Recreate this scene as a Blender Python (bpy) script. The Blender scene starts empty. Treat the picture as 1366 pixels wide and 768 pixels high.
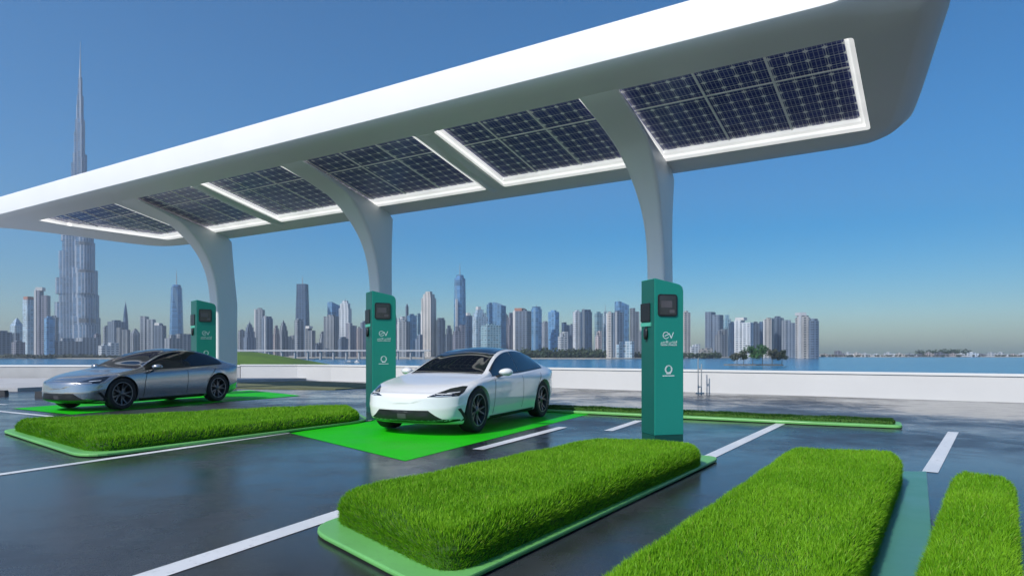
import bpy, bmesh, math, random
import numpy as np
from mathutils import Vector, Matrix
from mathutils.bvhtree import BVHTree
from mathutils.geometry import delaunay_2d_cdt

random.seed(7)
rng = np.random.default_rng(7)
S = bpy.context.scene
C = S.collection
PI = math.pi
R = math.radians

# ------------------------------------------------------------------ camera figures
F, CX, HY, EYE = 905.0, 683.0, 470.0, 1.35      # focal length in photo pixels, principal column, horizon row, eye height

def far_x(px, depth):                            # where a column of the photo stands at a given distance
    return (px - CX) / F * depth

def far_z(py, depth):
    return EYE + (HY - py) / F * depth

# ------------------------------------------------------------------ object helpers
def mesh_from(name, verts, faces, smooth=False):
    me = bpy.data.meshes.new(name)
    me.from_pydata([tuple(v) for v in verts], [], [tuple(f) for f in faces])
    me.update()
    if smooth:
        me.polygons.foreach_set('use_smooth', [True] * len(me.polygons))
    return me

def link(name, me, mat=None, parent=None):
    o = bpy.data.objects.new(name, me)
    C.objects.link(o)
    if mat is not None:
        me.materials.clear(); me.materials.append(mat)
    if parent is not None:
        o.parent = parent
    return o

def obj_bm(name, bm, mat, parent=None, smooth=False, recalc=True, sharp=None):
    if recalc:
        bmesh.ops.recalc_face_normals(bm, faces=bm.faces)
    me = bpy.data.meshes.new(name)
    bm.to_mesh(me); bm.free()
    if smooth:
        me.polygons.foreach_set('use_smooth', [True] * len(me.polygons))
        if sharp:
            me.set_sharp_from_angle(angle=R(sharp))
    return link(name, me, mat, parent)

def thing(name, label, cat, loc=(0, 0, 0), rz=0.0, group=None):
    o = bpy.data.objects.new(name, None)
    C.objects.link(o)
    o.empty_display_size = 0.3
    o.location = loc; o.rotation_euler = (0, 0, rz)
    o['label'] = label; o['category'] = cat
    if group: o['group'] = group
    return o

def tag(o, label, cat, group=None):
    o['label'] = label; o['category'] = cat
    if group: o['group'] = group
    return o

def struct(o, kind='structure'):
    o['kind'] = kind
    return o

def box(bm, x0, x1, y0, y1, z0, z1):
    v = [bm.verts.new(p) for p in ((x0, y0, z0), (x1, y0, z0), (x1, y1, z0), (x0, y1, z0),
                                   (x0, y0, z1), (x1, y0, z1), (x1, y1, z1), (x0, y1, z1))]
    for f in ((3, 2, 1, 0), (4, 5, 6, 7), (0, 1, 5, 4), (1, 2, 6, 5), (2, 3, 7, 6), (3, 0, 4, 7)):
        bm.faces.new([v[i] for i in f])
    return v

def prism(bm, poly, z0, z1, top_scale=1.0):
    cx = sum(p[0] for p in poly) / len(poly); cy = sum(p[1] for p in poly) / len(poly)
    a = [bm.verts.new((p[0], p[1], z0)) for p in poly]
    b = [bm.verts.new((cx + (p[0] - cx) * top_scale, cy + (p[1] - cy) * top_scale, z1)) for p in poly]
    n = len(poly)
    bm.faces.new(a[::-1]); bm.faces.new(b)
    for i in range(n):
        bm.faces.new((a[i], a[(i + 1) % n], b[(i + 1) % n], b[i]))
    return a, b

def loft(bm, rings, cap0=True, cap1=True, closed=True):
    vr = [[bm.verts.new(p) for p in r] for r in rings]
    n = len(vr[0])
    for a, b in zip(vr[:-1], vr[1:]):
        for i in range(n if closed else n - 1):
            j = (i + 1) % n
            bm.faces.new((a[i], a[j], b[j], b[i]))
    if cap0: bm.faces.new(vr[0][::-1])
    if cap1: bm.faces.new(vr[-1])
    return vr

def lathe(bm, prof, n=32, axis='z', cap=False):
    rings = []
    for k in range(n):
        a = 2 * PI * k / n
        ring = []
        for r, h in prof:
            if axis == 'z': ring.append((r * math.cos(a), r * math.sin(a), h))
            else: ring.append((r * math.cos(a), h, r * math.sin(a)))
        rings.append([bm.verts.new(p) for p in ring])
    for k in range(n):
        A, B = rings[k], rings[(k + 1) % n]
        for i in range(len(prof) - 1):
            bm.faces.new((A[i], A[i + 1], B[i + 1], B[i]))

def tube(bm, p0, p1, r0, r1=None, n=8):
    r1 = r0 if r1 is None else r1
    p0 = Vector(p0); p1 = Vector(p1)
    d = (p1 - p0).normalized()
    a = d.orthogonal().normalized(); b = d.cross(a)
    loft(bm, [[p0 + (a * math.cos(2 * PI * k / n) + b * math.sin(2 * PI * k / n)) * r0 for k in range(n)],
              [p1 + (a * math.cos(2 * PI * k / n) + b * math.sin(2 * PI * k / n)) * r1 for k in range(n)]])

def bevel(o, w, seg=2, angle=35):
    m = o.modifiers.new('bevel', 'BEVEL')
    m.width = w; m.segments = seg; m.limit_method = 'ANGLE'; m.angle_limit = R(angle)
    m.harden_normals = False
    return o

def round_poly(poly, it=3, cut=0.25):
    for _ in range(it):
        q = []
        n = len(poly)
        for i in range(n):
            a, b = poly[i], poly[(i + 1) % n]
            q.append((a[0] + (b[0] - a[0]) * cut, a[1] + (b[1] - a[1]) * cut))
            q.append((b[0] + (a[0] - b[0]) * cut, b[1] + (a[1] - b[1]) * cut))
        poly = q
    return poly

def fillet(poly, r, seg=6):
    """round each corner of a polygon with radius-like distance r"""
    out = []
    n = len(poly)
    for i in range(n):
        p = Vector(poly[i]).to_2d(); a = Vector(poly[i - 1]).to_2d(); b = Vector(poly[(i + 1) % n]).to_2d()
        rr = r[i] if isinstance(r, (list, tuple)) else r
        da = min(rr, (a - p).length * 0.49); db = min(rr, (b - p).length * 0.49)
        if rr <= 0:
            out.append((p.x, p.y)); continue
        q0 = p + (a - p).normalized() * da; q1 = p + (b - p).normalized() * db
        for k in range(seg + 1):
            t = k / seg
            v = q0 * (1 - t) ** 2 + p * 2 * t * (1 - t) + q1 * t * t
            out.append((v.x, v.y))
    return out

def offset_poly(poly, d):
    """move a counter-clockwise outline inwards by d (negative: outwards)"""
    n = len(poly); out = []
    for i in range(n):
        a, p, b = (Vector(poly[i - 1]).to_2d(), Vector(poly[i]).to_2d(), Vector(poly[(i + 1) % n]).to_2d())
        e0 = (p - a); e1 = (b - p)
        n0 = Vector((-e0.y, e0.x)).normalized() if e0.length > 1e-9 else Vector((0, 0))
        n1 = Vector((-e1.y, e1.x)).normalized() if e1.length > 1e-9 else Vector((0, 0))
        m = (n0 + n1)
        m = m.normalized() if m.length > 1e-6 else n0
        k = d / max(0.5, m.dot(n0))
        out.append((p.x + m.x * k, p.y + m.y * k))
    return out

# ------------------------------------------------------------------ materials
MATS = {}

def new_mat(name):
    m = bpy.data.materials.new(name); m.use_nodes = True
    nt = m.node_tree
    return m, nt, nt.nodes['Principled BSDF']

def nd(nt, typ, **kw):
    n = nt.nodes.new(typ)
    for k, v in kw.items():
        setattr(n, k, v)
    return n

def mth(nt, op, a, b=None, clamp=False):
    n = nt.nodes.new('ShaderNodeMath'); n.operation = op; n.use_clamp = clamp
    for i, v in enumerate((a, b)):
        if v is None: continue
        if isinstance(v, (int, float)): n.inputs[i].default_value = v
        else: nt.links.new(v, n.inputs[i])
    return n.outputs[0]

def mixc(nt, fac, a, b, blend='MIX'):
    n = nt.nodes.new('ShaderNodeMix'); n.data_type = 'RGBA'; n.blend_type = blend
    if isinstance(fac, (int, float)): n.inputs['Factor'].default_value = fac
    else: nt.links.new(fac, n.inputs['Factor'])
    for s, v in (('A', a), ('B', b)):
        i = [q for q in n.inputs if q.name == s and q.type == 'RGBA'][0]
        if isinstance(v, (tuple, list)): i.default_value = (*v[:3], 1)
        else: nt.links.new(v, i)
    return [q for q in n.outputs if q.type == 'RGBA'][0]

def noise(nt, vec, scale, detail=4, rough=0.55):
    n = nt.nodes.new('ShaderNodeTexNoise')
    n.inputs['Scale'].default_value = scale; n.inputs['Detail'].default_value = detail
    n.inputs['Roughness'].default_value = rough
    if vec is not None: nt.links.new(vec, n.inputs['Vector'])
    return n.outputs['Fac']

def ramp(nt, fac, lo, hi, a=0.0, b=1.0):
    n = nt.nodes.new('ShaderNodeMapRange')
    n.inputs['From Min'].default_value = lo; n.inputs['From Max'].default_value = hi
    n.inputs['To Min'].default_value = a; n.inputs['To Max'].default_value = b
    nt.links.new(fac, n.inputs['Value'])
    return n.outputs['Result']

def simple(name, col, rough=0.5, metal=0.0, var=0.12, scale=3.0, bump=0.0, bscale=60.0, coat=0.0, spec=0.5, alpha=None):
    m, nt, b = new_mat(name)
    tc = nd(nt, 'ShaderNodeTexCoord')
    nz = noise(nt, tc.outputs['Object'], scale, 5)
    c = mixc(nt, ramp(nt, nz, 0.3, 0.7), tuple(x * (1 - var) for x in col), tuple(min(1, x * (1 + var)) for x in col))
    nt.links.new(c, b.inputs['Base Color'])
    nt.links.new(ramp(nt, nz, 0.3, 0.7, max(0.02, rough * 0.88), min(1, rough * 1.12)), b.inputs['Roughness'])
    b.inputs['Metallic'].default_value = metal
    b.inputs['Coat Weight'].default_value = coat
    b.inputs['Coat Roughness'].default_value = 0.03
    b.inputs['Specular IOR Level'].default_value = spec
    if bump:
        bn = nd(nt, 'ShaderNodeBump'); bn.inputs['Strength'].default_value = bump; bn.inputs['Distance'].default_value = 0.01
        nt.links.new(noise(nt, tc.outputs['Object'], bscale, 3), bn.inputs['Height'])
        nt.links.new(bn.outputs['Normal'], b.inputs['Normal'])
    return m

M = MATS
M['white'] = simple('white_coated_metal', (0.77, 0.765, 0.755), 0.38, var=0.02, scale=0.7)
M['frame_white'] = simple('white_frame', (0.9, 0.9, 0.9), 0.35, var=0.02)
def glow_frame_mat():
    m, nt, b = new_mat('white_frame_glow')
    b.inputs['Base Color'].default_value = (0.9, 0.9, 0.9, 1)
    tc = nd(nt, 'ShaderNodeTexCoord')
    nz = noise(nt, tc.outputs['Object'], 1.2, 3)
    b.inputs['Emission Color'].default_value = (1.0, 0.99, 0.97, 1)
    nt.links.new(ramp(nt, nz, 0.3, 0.7, 0.38, 0.48), b.inputs['Emission Strength'])  # glow added so the white panel frames stay bright under the roof
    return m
M['pale_strip'] = glow_frame_mat()
M['wall_white'] = simple('white_render', (0.62, 0.615, 0.61), 0.75, var=0.05, scale=0.35, bump=0.15)
M['wall_cap'] = simple('wall_coping', (0.7, 0.7, 0.69), 0.6, var=0.03, scale=1.0)
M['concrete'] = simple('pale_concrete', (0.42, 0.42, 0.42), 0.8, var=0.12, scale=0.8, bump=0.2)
M['dark_kerb'] = simple('dark_kerb', (0.035, 0.037, 0.042), 0.6, var=0.2)
M['teal'] = simple('teal_powder_coat', (0.014, 0.27, 0.20), 0.42, var=0.03, scale=1.2)
M['teal_shade'] = simple('shaded_teal_side', (0.006, 0.10, 0.08), 0.42, var=0.03, scale=1.2)  # darker teal puts the shade of the left face into the colour
M['teal_base'] = simple('dark_teal_plinth', (0.005, 0.07, 0.052), 0.5, var=0.1)
M['mint'] = simple('mint_strip', (0.08, 0.42, 0.30), 0.4, var=0.05)
M['decal'] = simple('white_print', (0.82, 0.88, 0.86), 0.5, var=0.02)
M['bezel'] = simple('screen_bezel', (0.02, 0.016, 0.017), 0.3, var=0.1)
M['screen'] = simple('screen_glass', (0.035, 0.028, 0.03), 0.08, var=0.35, scale=4, coat=0.5)
M['screen_panel'] = simple('screen_panel', (0.11, 0.095, 0.10), 0.25, var=0.2)
M['black'] = simple('black_plastic', (0.012, 0.013, 0.015), 0.4, var=0.2)
M['tyre'] = simple('tyre_rubber', (0.012, 0.012, 0.013), 0.75, var=0.2, scale=8)
M['rim'] = simple('gunmetal_rim', (0.11, 0.112, 0.12), 0.3, metal=0.7, var=0.1)
M['rim_edge'] = simple('machined_rim', (0.20, 0.20, 0.21), 0.3, metal=0.9, var=0.1)
M['disc'] = simple('brake_disc', (0.10, 0.10, 0.10), 0.4, metal=0.9)
M['glass'] = simple('tinted_glass', (0.004, 0.006, 0.010), 0.03, var=0.05, coat=0.35, spec=0.5)
M['lamp'] = simple('lamp_housing', (0.01, 0.011, 0.014), 0.08, var=0.1, coat=1.0)
M['led'] = simple('lamp_reflector', (0.75, 0.78, 0.82), 0.12, metal=0.4, var=0.05)
M['plate'] = simple('radar_cover', (0.06, 0.06, 0.065), 0.35, var=0.08)
M['steel'] = simple('galvanised_post', (0.42, 0.43, 0.44), 0.4, metal=0.5)
M['seam'] = simple('panel_gap', (0.01, 0.01, 0.011), 0.7)

def car_paint(name, col, metal, rough, flake=0.0):
    m, nt, b = new_mat(name)
    b.inputs['Base Color'].default_value = (*col, 1)
    b.inputs['Metallic'].default_value = metal
    b.inputs['Roughness'].default_value = rough
    b.inputs['Coat Weight'].default_value = 1.0
    b.inputs['Coat Roughness'].default_value = 0.03
    tc = nd(nt, 'ShaderNodeTexCoord')
    nz = noise(nt, tc.outputs['Object'], 2.0, 3)
    nt.links.new(ramp(nt, nz, 0.3, 0.7, rough * 0.97, rough * 1.03), b.inputs['Roughness'])
    return m
M['paint_white'] = car_paint('white_car_paint', (0.70, 0.70, 0.70), 0.0, 0.35)
M['paint_silver'] = car_paint('silver_car_paint', (0.37, 0.37, 0.375), 0.85, 0.25)

def asphalt():
    m, nt, b = new_mat('damp_asphalt')
    geo = nd(nt, 'ShaderNodeNewGeometry')
    P = geo.outputs['Position']
    big = noise(nt, P, 0.22, 5, 0.6)
    mid = noise(nt, P, 2.3, 5, 0.6)
    fine = noise(nt, P, 95.0, 3, 0.7)
    c = mixc(nt, ramp(nt, mid, 0.3, 0.7), (0.013, 0.014, 0.018), (0.027, 0.029, 0.035))
    c = mixc(nt, ramp(nt, big, 0.45, 0.7, 0.0, 0.5), c, (0.066, 0.069, 0.076))
    c = mixc(nt, ramp(nt, fine, 0.52, 0.75, 0.0, 0.8), c, (0.075, 0.08, 0.088))
    mp = nd(nt, 'ShaderNodeMapping'); mp.inputs['Rotation'].default_value = (0, 0, R(-31)); mp.inputs['Scale'].default_value = (1.6, 0.10, 1)
    nt.links.new(P, mp.inputs['Vector'])
    track = noise(nt, mp.outputs[0], 1.3, 4, 0.6)
    c = mixc(nt, ramp(nt, track, 0.55, 0.75, 0.0, 0.55), c, (0.012, 0.012, 0.014))
    vor = nd(nt, 'ShaderNodeTexVoronoi'); vor.feature = 'DISTANCE_TO_EDGE'; vor.inputs['Scale'].default_value = 0.33
    wob = nd(nt, 'ShaderNodeVectorMath', operation='ADD')
    nv = nd(nt, 'ShaderNodeTexNoise'); nv.inputs['Scale'].default_value = 1.1; nv.inputs['Detail'].default_value = 6; nt.links.new(P, nv.inputs['Vector'])
    nt.links.new(P, wob.inputs[0]); nt.links.new(nv.outputs['Color'], wob.inputs[1]); nt.links.new(wob.outputs[0], vor.inputs['Vector'])
    crack = mth(nt, 'MULTIPLY', mth(nt, 'LESS_THAN', vor.outputs['Distance'], 0.0022), mth(nt, 'GREATER_THAN', mid, 0.48))
    c = mixc(nt, mth(nt, 'MULTIPLY', crack, 0.7), c, (0.006, 0.006, 0.007))
    nt.links.new(c, b.inputs['Base Color'])
    wet = mth(nt, 'ADD', ramp(nt, big, 0.40, 0.62, 0.05, 0.38), ramp(nt, mid, 0.3, 0.7, -0.05, 0.09))
    wet = mth(nt, 'ADD', wet, ramp(nt, fine, 0.5, 0.8, 0.0, 0.16))
    nt.links.new(wet, b.inputs['Roughness'])
    b.inputs['IOR'].default_value = 1.45
    bn = nd(nt, 'ShaderNodeBump'); bn.inputs['Strength'].default_value = 0.24; bn.inputs['Distance'].default_value = 0.003
    h = mth(nt, 'ADD', fine, mth(nt, 'MULTIPLY', mid, 0.6))
    nt.links.new(h, bn.inputs['Height'])
    nt.links.new(bn.outputs['Normal'], b.inputs['Normal'])
    return m
M['asphalt'] = asphalt()

def paint(name, col, rough=0.4, wear=0.5):
    m, nt, b = new_mat(name)
    geo = nd(nt, 'ShaderNodeNewGeometry')
    P = geo.outputs['Position']
    a = noise(nt, P, 14.0, 6, 0.7); l = noise(nt, P, 0.9, 4)
    worn = mth(nt, 'MULTIPLY', ramp(nt, a, 0.56, 0.68), ramp(nt, l, 0.35, 0.65, 0.1, wear), True)
    c = mixc(nt, ramp(nt, l, 0.3, 0.7), tuple(x * 0.85 for x in col), col)
    c = mixc(nt, worn, c, (0.05, 0.055, 0.06))
    nt.links.new(c, b.inputs['Base Color'])
    nt.links.new(ramp(nt, l, 0.3, 0.7, rough * 0.7, rough * 1.3), b.inputs['Roughness'])
    bn = nd(nt, 'ShaderNodeBump'); bn.inputs['Strength'].default_value = 0.25; bn.inputs['Distance'].default_value = 0.003
    nt.links.new(noise(nt, P, 90, 3, 0.7), bn.inputs['Height'])
    nt.links.new(bn.outputs['Normal'], b.inputs['Normal'])
    return m
M['line'] = paint('white_road_paint', (0.70, 0.71, 0.72), 0.4, 0.6)
M['pad'] = paint('vivid_green_paint', (0.010, 0.46, 0.001), 0.55, 0.15)
M['pad'].node_tree.nodes['Principled BSDF'].inputs['Specular IOR Level'].default_value = 0.2
M['kerb_green'] = paint('green_kerb_paint', (0.15, 0.44, 0.12), 0.45, 0.2)
M['kerb_teal'] = paint('teal_kerb_paint', (0.07, 0.24, 0.18), 0.4, 0.2)

def grass_mat(name, lo, hi, tip):
    m, nt, b = new_mat(name)
    at = nd(nt, 'ShaderNodeAttribute'); at.attribute_name = 'blade'
    geo = nd(nt, 'ShaderNodeNewGeometry')
    c = mixc(nt, at.outputs['Fac'], lo, hi)
    patch = noise(nt, geo.outputs['Position'], 1.6, 4)
    c = mixc(nt, ramp(nt, patch, 0.4, 0.75, 0.0, 0.5), c, tip)
    dry = mth(nt, 'GREATER_THAN', at.outputs['Fac'], 0.93)
    c = mixc(nt, mth(nt, 'MULTIPLY', dry, 0.5), c, (0.34, 0.33, 0.09))
    nt.links.new(c, b.inputs['Base Color'])
    b.inputs['Roughness'].default_value = 0.5
    b.inputs['Specular IOR Level'].default_value = 0.25
    tr = nd(nt, 'ShaderNodeBsdfTranslucent')
    nt.links.new(c, tr.inputs['Color'])
    mx = nd(nt, 'ShaderNodeMixShader'); mx.inputs[0].default_value = 0.3
    nt.links.new(b.outputs[0], mx.inputs[1]); nt.links.new(tr.outputs[0], mx.inputs[2])
    nt.links.new(mx.outputs[0], nt.nodes['Material Output'].inputs['Surface'])
    return m
M['grass'] = grass_mat('lawn_blades', (0.085, 0.26, 0.006), (0.24, 0.53, 0.016), (0.30, 0.58, 0.028))
M['hedge'] = grass_mat('hedge_leaves', (0.010, 0.050, 0.006), (0.03, 0.11, 0.010), (0.05, 0.15, 0.015))
M['turf_base'] = simple('turf_base', (0.03, 0.09, 0.006), 0.9, var=0.3, scale=6)
M['lawn_far'] = simple('distant_lawn', (0.075, 0.145, 0.02), 0.9, var=0.25, scale=0.5)
M['verge'] = simple('dry_verge', (0.12, 0.13, 0.06), 0.9, var=0.3, scale=1.5)
M['land'] = simple('shore_sand', (0.33, 0.30, 0.25), 0.9, var=0.25, scale=0.02)
M['leaf_dark'] = simple('dark_foliage', (0.028, 0.050, 0.018), 0.8, var=0.4, scale=0.3)
M['leaf_grey'] = simple('grey_foliage', (0.065, 0.075, 0.050), 0.8, var=0.4, scale=0.3)
M['leaf_green'] = simple('green_foliage', (0.030, 0.105, 0.022), 0.75, var=0.4, scale=0.3)
M['bark'] = simple('bark', (0.09, 0.07, 0.05), 0.9, var=0.3)

def water_mat():
    m, nt, b = new_mat('bay_water')
    geo = nd(nt, 'ShaderNodeNewGeometry')
    mp = nd(nt, 'ShaderNodeMapping'); mp.inputs['Scale'].default_value = (0.25, 1.0, 1.0)
    nt.links.new(geo.outputs['Position'], mp.inputs['Vector'])
    lo = noise(nt, mp.outputs[0], 0.012, 5)
    c = mixc(nt, ramp(nt, lo, 0.35, 0.65), (0.018, 0.13, 0.25), (0.03, 0.17, 0.31))
    nt.links.new(c, b.inputs['Base Color'])
    b.inputs['Roughness'].default_value = 0.18
    b.inputs['IOR'].default_value = 1.33
    bn = nd(nt, 'ShaderNodeBump'); bn.inputs['Strength'].default_value = 0.7; bn.inputs['Distance'].default_value = 0.6
    nt.links.new(noise(nt, mp.outputs[0], 0.35, 5, 0.6), bn.inputs['Height'])
    nt.links.new(bn.outputs['Normal'], b.inputs['Normal'])
    return m
M['water'] = water_mat()

def solar_mat():
    m, nt, b = new_mat('solar_cells')
    uv = nd(nt, 'ShaderNodeUVMap')
    sp = nd(nt, 'ShaderNodeSeparateXYZ'); nt.links.new(uv.outputs[0], sp.inputs[0])
    u, v = sp.outputs[0], sp.outputs[1]
    cu, cv = 0.305, 0.27
    fu = mth(nt, 'FRACT', mth(nt, 'DIVIDE', u, cu)); fv = mth(nt, 'FRACT', mth(nt, 'DIVIDE', v, cv))
    du = mth(nt, 'SUBTRACT', 0.5, mth(nt, 'ABSOLUTE', mth(nt, 'SUBTRACT', fu, 0.5)))
    dv = mth(nt, 'SUBTRACT', 0.5, mth(nt, 'ABSOLUTE', mth(nt, 'SUBTRACT', fv, 0.5)))
    gap = mth(nt, 'MAXIMUM', mth(nt, 'LESS_THAN', du, 0.02), mth(nt, 'LESS_THAN', dv, 0.026))
    dia = mth(nt, 'LESS_THAN', mth(nt, 'ADD', du, dv), 0.19)
    fb = mth(nt, 'FRACT', mth(nt, 'DIVIDE', u, cu / 4)); fh = mth(nt, 'FRACT', mth(nt, 'DIVIDE', v, cv / 2))
    bus = mth(nt, 'LESS_THAN', mth(nt, 'ABSOLUTE', mth(nt, 'SUBTRACT', fb, 0.5)), 0.085)
    half = mth(nt, 'LESS_THAN', mth(nt, 'ABSOLUTE', mth(nt, 'SUBTRACT', fh, 0.5)), 0.05)
    tc = nd(nt, 'ShaderNodeTexCoord')
    cell = nd(nt, 'ShaderNodeTexWhiteNoise'); cell.noise_dimensions = '2D'
    cb = nd(nt, 'ShaderNodeCombineXYZ')
    nt.links.new(mth(nt, 'FLOOR', mth(nt, 'DIVIDE', u, cu)), cb.inputs[0])
    nt.links.new(mth(nt, 'FLOOR', mth(nt, 'DIVIDE', v, cv)), cb.inputs[1])
    nt.links.new(cb.outputs[0], cell.inputs['Vector'])
    c = mixc(nt, cell.outputs['Value'], (0.040, 0.054, 0.22), (0.060, 0.076, 0.28))
    c = mixc(nt, mth(nt, 'MULTIPLY', bus, 0.85), c, (0.42, 0.45, 0.62))
    c = mixc(nt, mth(nt, 'MULTIPLY', half, 0.7), c, (0.34, 0.36, 0.52))
    c = mixc(nt, mth(nt, 'MULTIPLY', gap, 0.9), c, (0.8, 0.82, 0.88))
    c = mixc(nt, dia, c, (0.9, 0.9, 0.92))
    nt.links.new(c, b.inputs['Base Color'])
    b.inputs['Roughness'].default_value = 0.22
    return m
M['solar'] = solar_mat()

def facade(name, wall, glass, bay=6.0, fl=4.0, pier=0.35, span=0.4, rough=0.25, metal=0.0):
    m, nt, b = new_mat(name)
    tc = nd(nt, 'ShaderNodeTexCoord')
    sp = nd(nt, 'ShaderNodeSeparateXYZ'); nt.links.new(tc.outputs['Object'], sp.inputs[0])
    u = mth(nt, 'ADD', mth(nt, 'ADD', sp.outputs[0], sp.outputs[1]), 5000.0)
    z = mth(nt, 'ADD', sp.outputs[2], 500.0)
    fu = mth(nt, 'FRACT', mth(nt, 'DIVIDE', u, bay)); fz = mth(nt, 'FRACT', mth(nt, 'DIVIDE', z, fl))
    g = mth(nt, 'MULTIPLY', mth(nt, 'GREATER_THAN', fu, pier), mth(nt, 'GREATER_THAN', fz, span))
    geo = nd(nt, 'ShaderNodeNewGeometry')
    spn = nd(nt, 'ShaderNodeSeparateXYZ'); nt.links.new(geo.outputs['Normal'], spn.inputs[0])
    g = mth(nt, 'MULTIPLY', g, mth(nt, 'LESS_THAN', mth(nt, 'ABSOLUTE', spn.outputs[2]), 0.7))
    oi = nd(nt, 'ShaderNodeObjectInfo')
    br = ramp(nt, oi.outputs['Random'], 0, 1, 0.85, 1.3)
    wn = nd(nt, 'ShaderNodeTexWhiteNoise'); wn.noise_dimensions = '3D'
    cb = nd(nt, 'ShaderNodeCombineXYZ')
    nt.links.new(mth(nt, 'FLOOR', mth(nt, 'DIVIDE', u, bay)), cb.inputs[0])
    nt.links.new(mth(nt, 'FLOOR', mth(nt, 'DIVIDE', z, fl)), cb.inputs[1])
    nt.links.new(oi.outputs['Random'], cb.inputs[2]); nt.links.new(cb.outputs[0], wn.inputs['Vector'])
    gl = mixc(nt, wn.outputs['Value'], tuple(x * 0.6 for x in glass), tuple(min(1, x * 1.5) for x in glass))
    nz = noise(nt, tc.outputs['Object'], 0.03, 4)
    wl = mixc(nt, ramp(nt, nz, 0.3, 0.7), tuple(x * 0.82 for x in wall), tuple(min(1, x * 1.1) for x in wall))
    c = mixc(nt, g, wl, gl)
    mul = nd(nt, 'ShaderNodeVectorMath', operation='SCALE')
    nt.links.new(c, mul.inputs[0]); nt.links.new(br, mul.inputs['Scale'])
    nt.links.new(mul.outputs[0], b.inputs['Base Color'])
    nt.links.new(ramp(nt, g, 0, 1, 0.7, rough), b.inputs['Roughness'])
    nt.links.new(mth(nt, 'MULTIPLY', g, 0.35 if metal == 0 else metal), b.inputs['Metallic'])
    return m
FC = {
    'glass_blue': facade('blue_glass_facade', (0.15, 0.27, 0.40), (0.09, 0.22, 0.40), 7, 4.2, 0.18, 0.22),
    'glass_dark': facade('dark_glass_facade', (0.08, 0.13, 0.21), (0.03, 0.065, 0.13), 6, 4.2, 0.25, 0.25),
    'glass_pale': facade('pale_glass_facade', (0.38, 0.44, 0.49), (0.20, 0.31, 0.40), 6, 4.2, 0.25, 0.28),
    'grey': facade('grey_stone_facade', (0.25, 0.275, 0.31), (0.06, 0.085, 0.125), 8, 4.0, 0.45, 0.35),
    'slate': facade('slate_facade', (0.14, 0.18, 0.24), (0.045, 0.07, 0.115), 7, 4.0, 0.4, 0.35),
    'beige': facade('beige_facade', (0.42, 0.40, 0.38), (0.09, 0.11, 0.14), 8, 4.0, 0.5, 0.45),
    'pink': facade('pinkish_facade', (0.40, 0.36, 0.36), (0.10, 0.11, 0.14), 7, 4.0, 0.5, 0.4),
    'white': facade('white_facade', (0.50, 0.53, 0.56), (0.12, 0.17, 0.24), 8, 4.0, 0.4, 0.5),
    'mauve': facade('mauve_facade', (0.20, 0.205, 0.25), (0.05, 0.06, 0.09), 7, 4.0, 0.4, 0.4),
    'teal': facade('teal_glass_facade', (0.30, 0.40, 0.44), (0.12, 0.25, 0.32), 6, 4.2, 0.25, 0.28),
    'spire': facade('silver_spire_facade', (0.19, 0.23, 0.29), (0.04, 0.095, 0.18), 9, 5.0, 0.36, 0.2, 0.25, 0.3),
}
M['trim_white'] = simple('pale_trim', (0.55, 0.55, 0.55), 0.6, var=0.05, scale=0.05)
M['trim_dark'] = simple('dark_trim', (0.09, 0.10, 0.12), 0.5, var=0.1, scale=0.05)
M['mast'] = simple('mast_metal', (0.35, 0.37, 0.40), 0.4, metal=0.4, var=0.05)
M['roof_red'] = simple('reddish_roof', (0.33, 0.16, 0.12), 0.7, var=0.1, scale=0.1)

# ------------------------------------------------------------------ world, sun, camera
SUN_AZ = math.atan2(-0.70, -0.71)          # measured from +Y towards +X
SUN_EL = R(44)
w = bpy.data.worlds.new('World'); S.world = w; w.use_nodes = True
nt = w.node_tree; bg = nt.nodes['Background']
sky = nt.nodes.new('ShaderNodeTexSky'); sky.sky_type = 'NISHITA'
sky.sun_disc = False; sky.sun_elevation = SUN_EL; sky.sun_rotation = SUN_AZ
sky.air_density = 1.0; sky.dust_density = 1.15; sky.ozone_density = 4.5; sky.altitude = 0
gm = nt.nodes.new('ShaderNodeGamma'); gm.inputs['Gamma'].default_value = 1.2      # deepens the blue of the upper sky
hs = nt.nodes.new('ShaderNodeHueSaturation'); hs.inputs['Hue'].default_value = 0.495; hs.inputs['Saturation'].default_value = 1.5
nt.links.new(sky.outputs[0], gm.inputs['Color']); nt.links.new(gm.outputs[0], hs.inputs['Color']); nt.links.new(hs.outputs[0], bg.inputs['Color']); bg.inputs['Strength'].default_value = 0.073
ld = bpy.data.lights.new('sun', 'SUN'); ld.energy = 3.6; ld.angle = R(0.5); ld.color = (1.0, 0.95, 0.87)
sun = bpy.data.objects.new('sun', ld); C.objects.link(sun)
sd = Vector((math.sin(SUN_AZ) * math.cos(SUN_EL), math.cos(SUN_AZ) * math.cos(SUN_EL), math.sin(SUN_EL)))
sun.rotation_euler = sd.to_track_quat('Z', 'Y').to_euler(); sun.location = (-20, -20, 40)

cd = bpy.data.cameras.new('camera'); cam = bpy.data.objects.new('camera', cd); C.objects.link(cam)
cam.location = (0, 0, EYE); cam.rotation_euler = (R(90), 0, 0)
cd.sensor_fit = 'HORIZONTAL'; cd.sensor_width = 36; cd.lens = F / 1366 * 36
cd.shift_y = (HY - 384) / 1366.0
cd.clip_start = 0.1; cd.clip_end = 30000
S.camera = cam
vs = S.view_settings
vs.view_transform = 'Standard'; vs.look = 'None'; vs.gamma = 1.0; vs.exposure = 0.45
try: vs.use_curve_mapping = False
except Exception: pass

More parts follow.
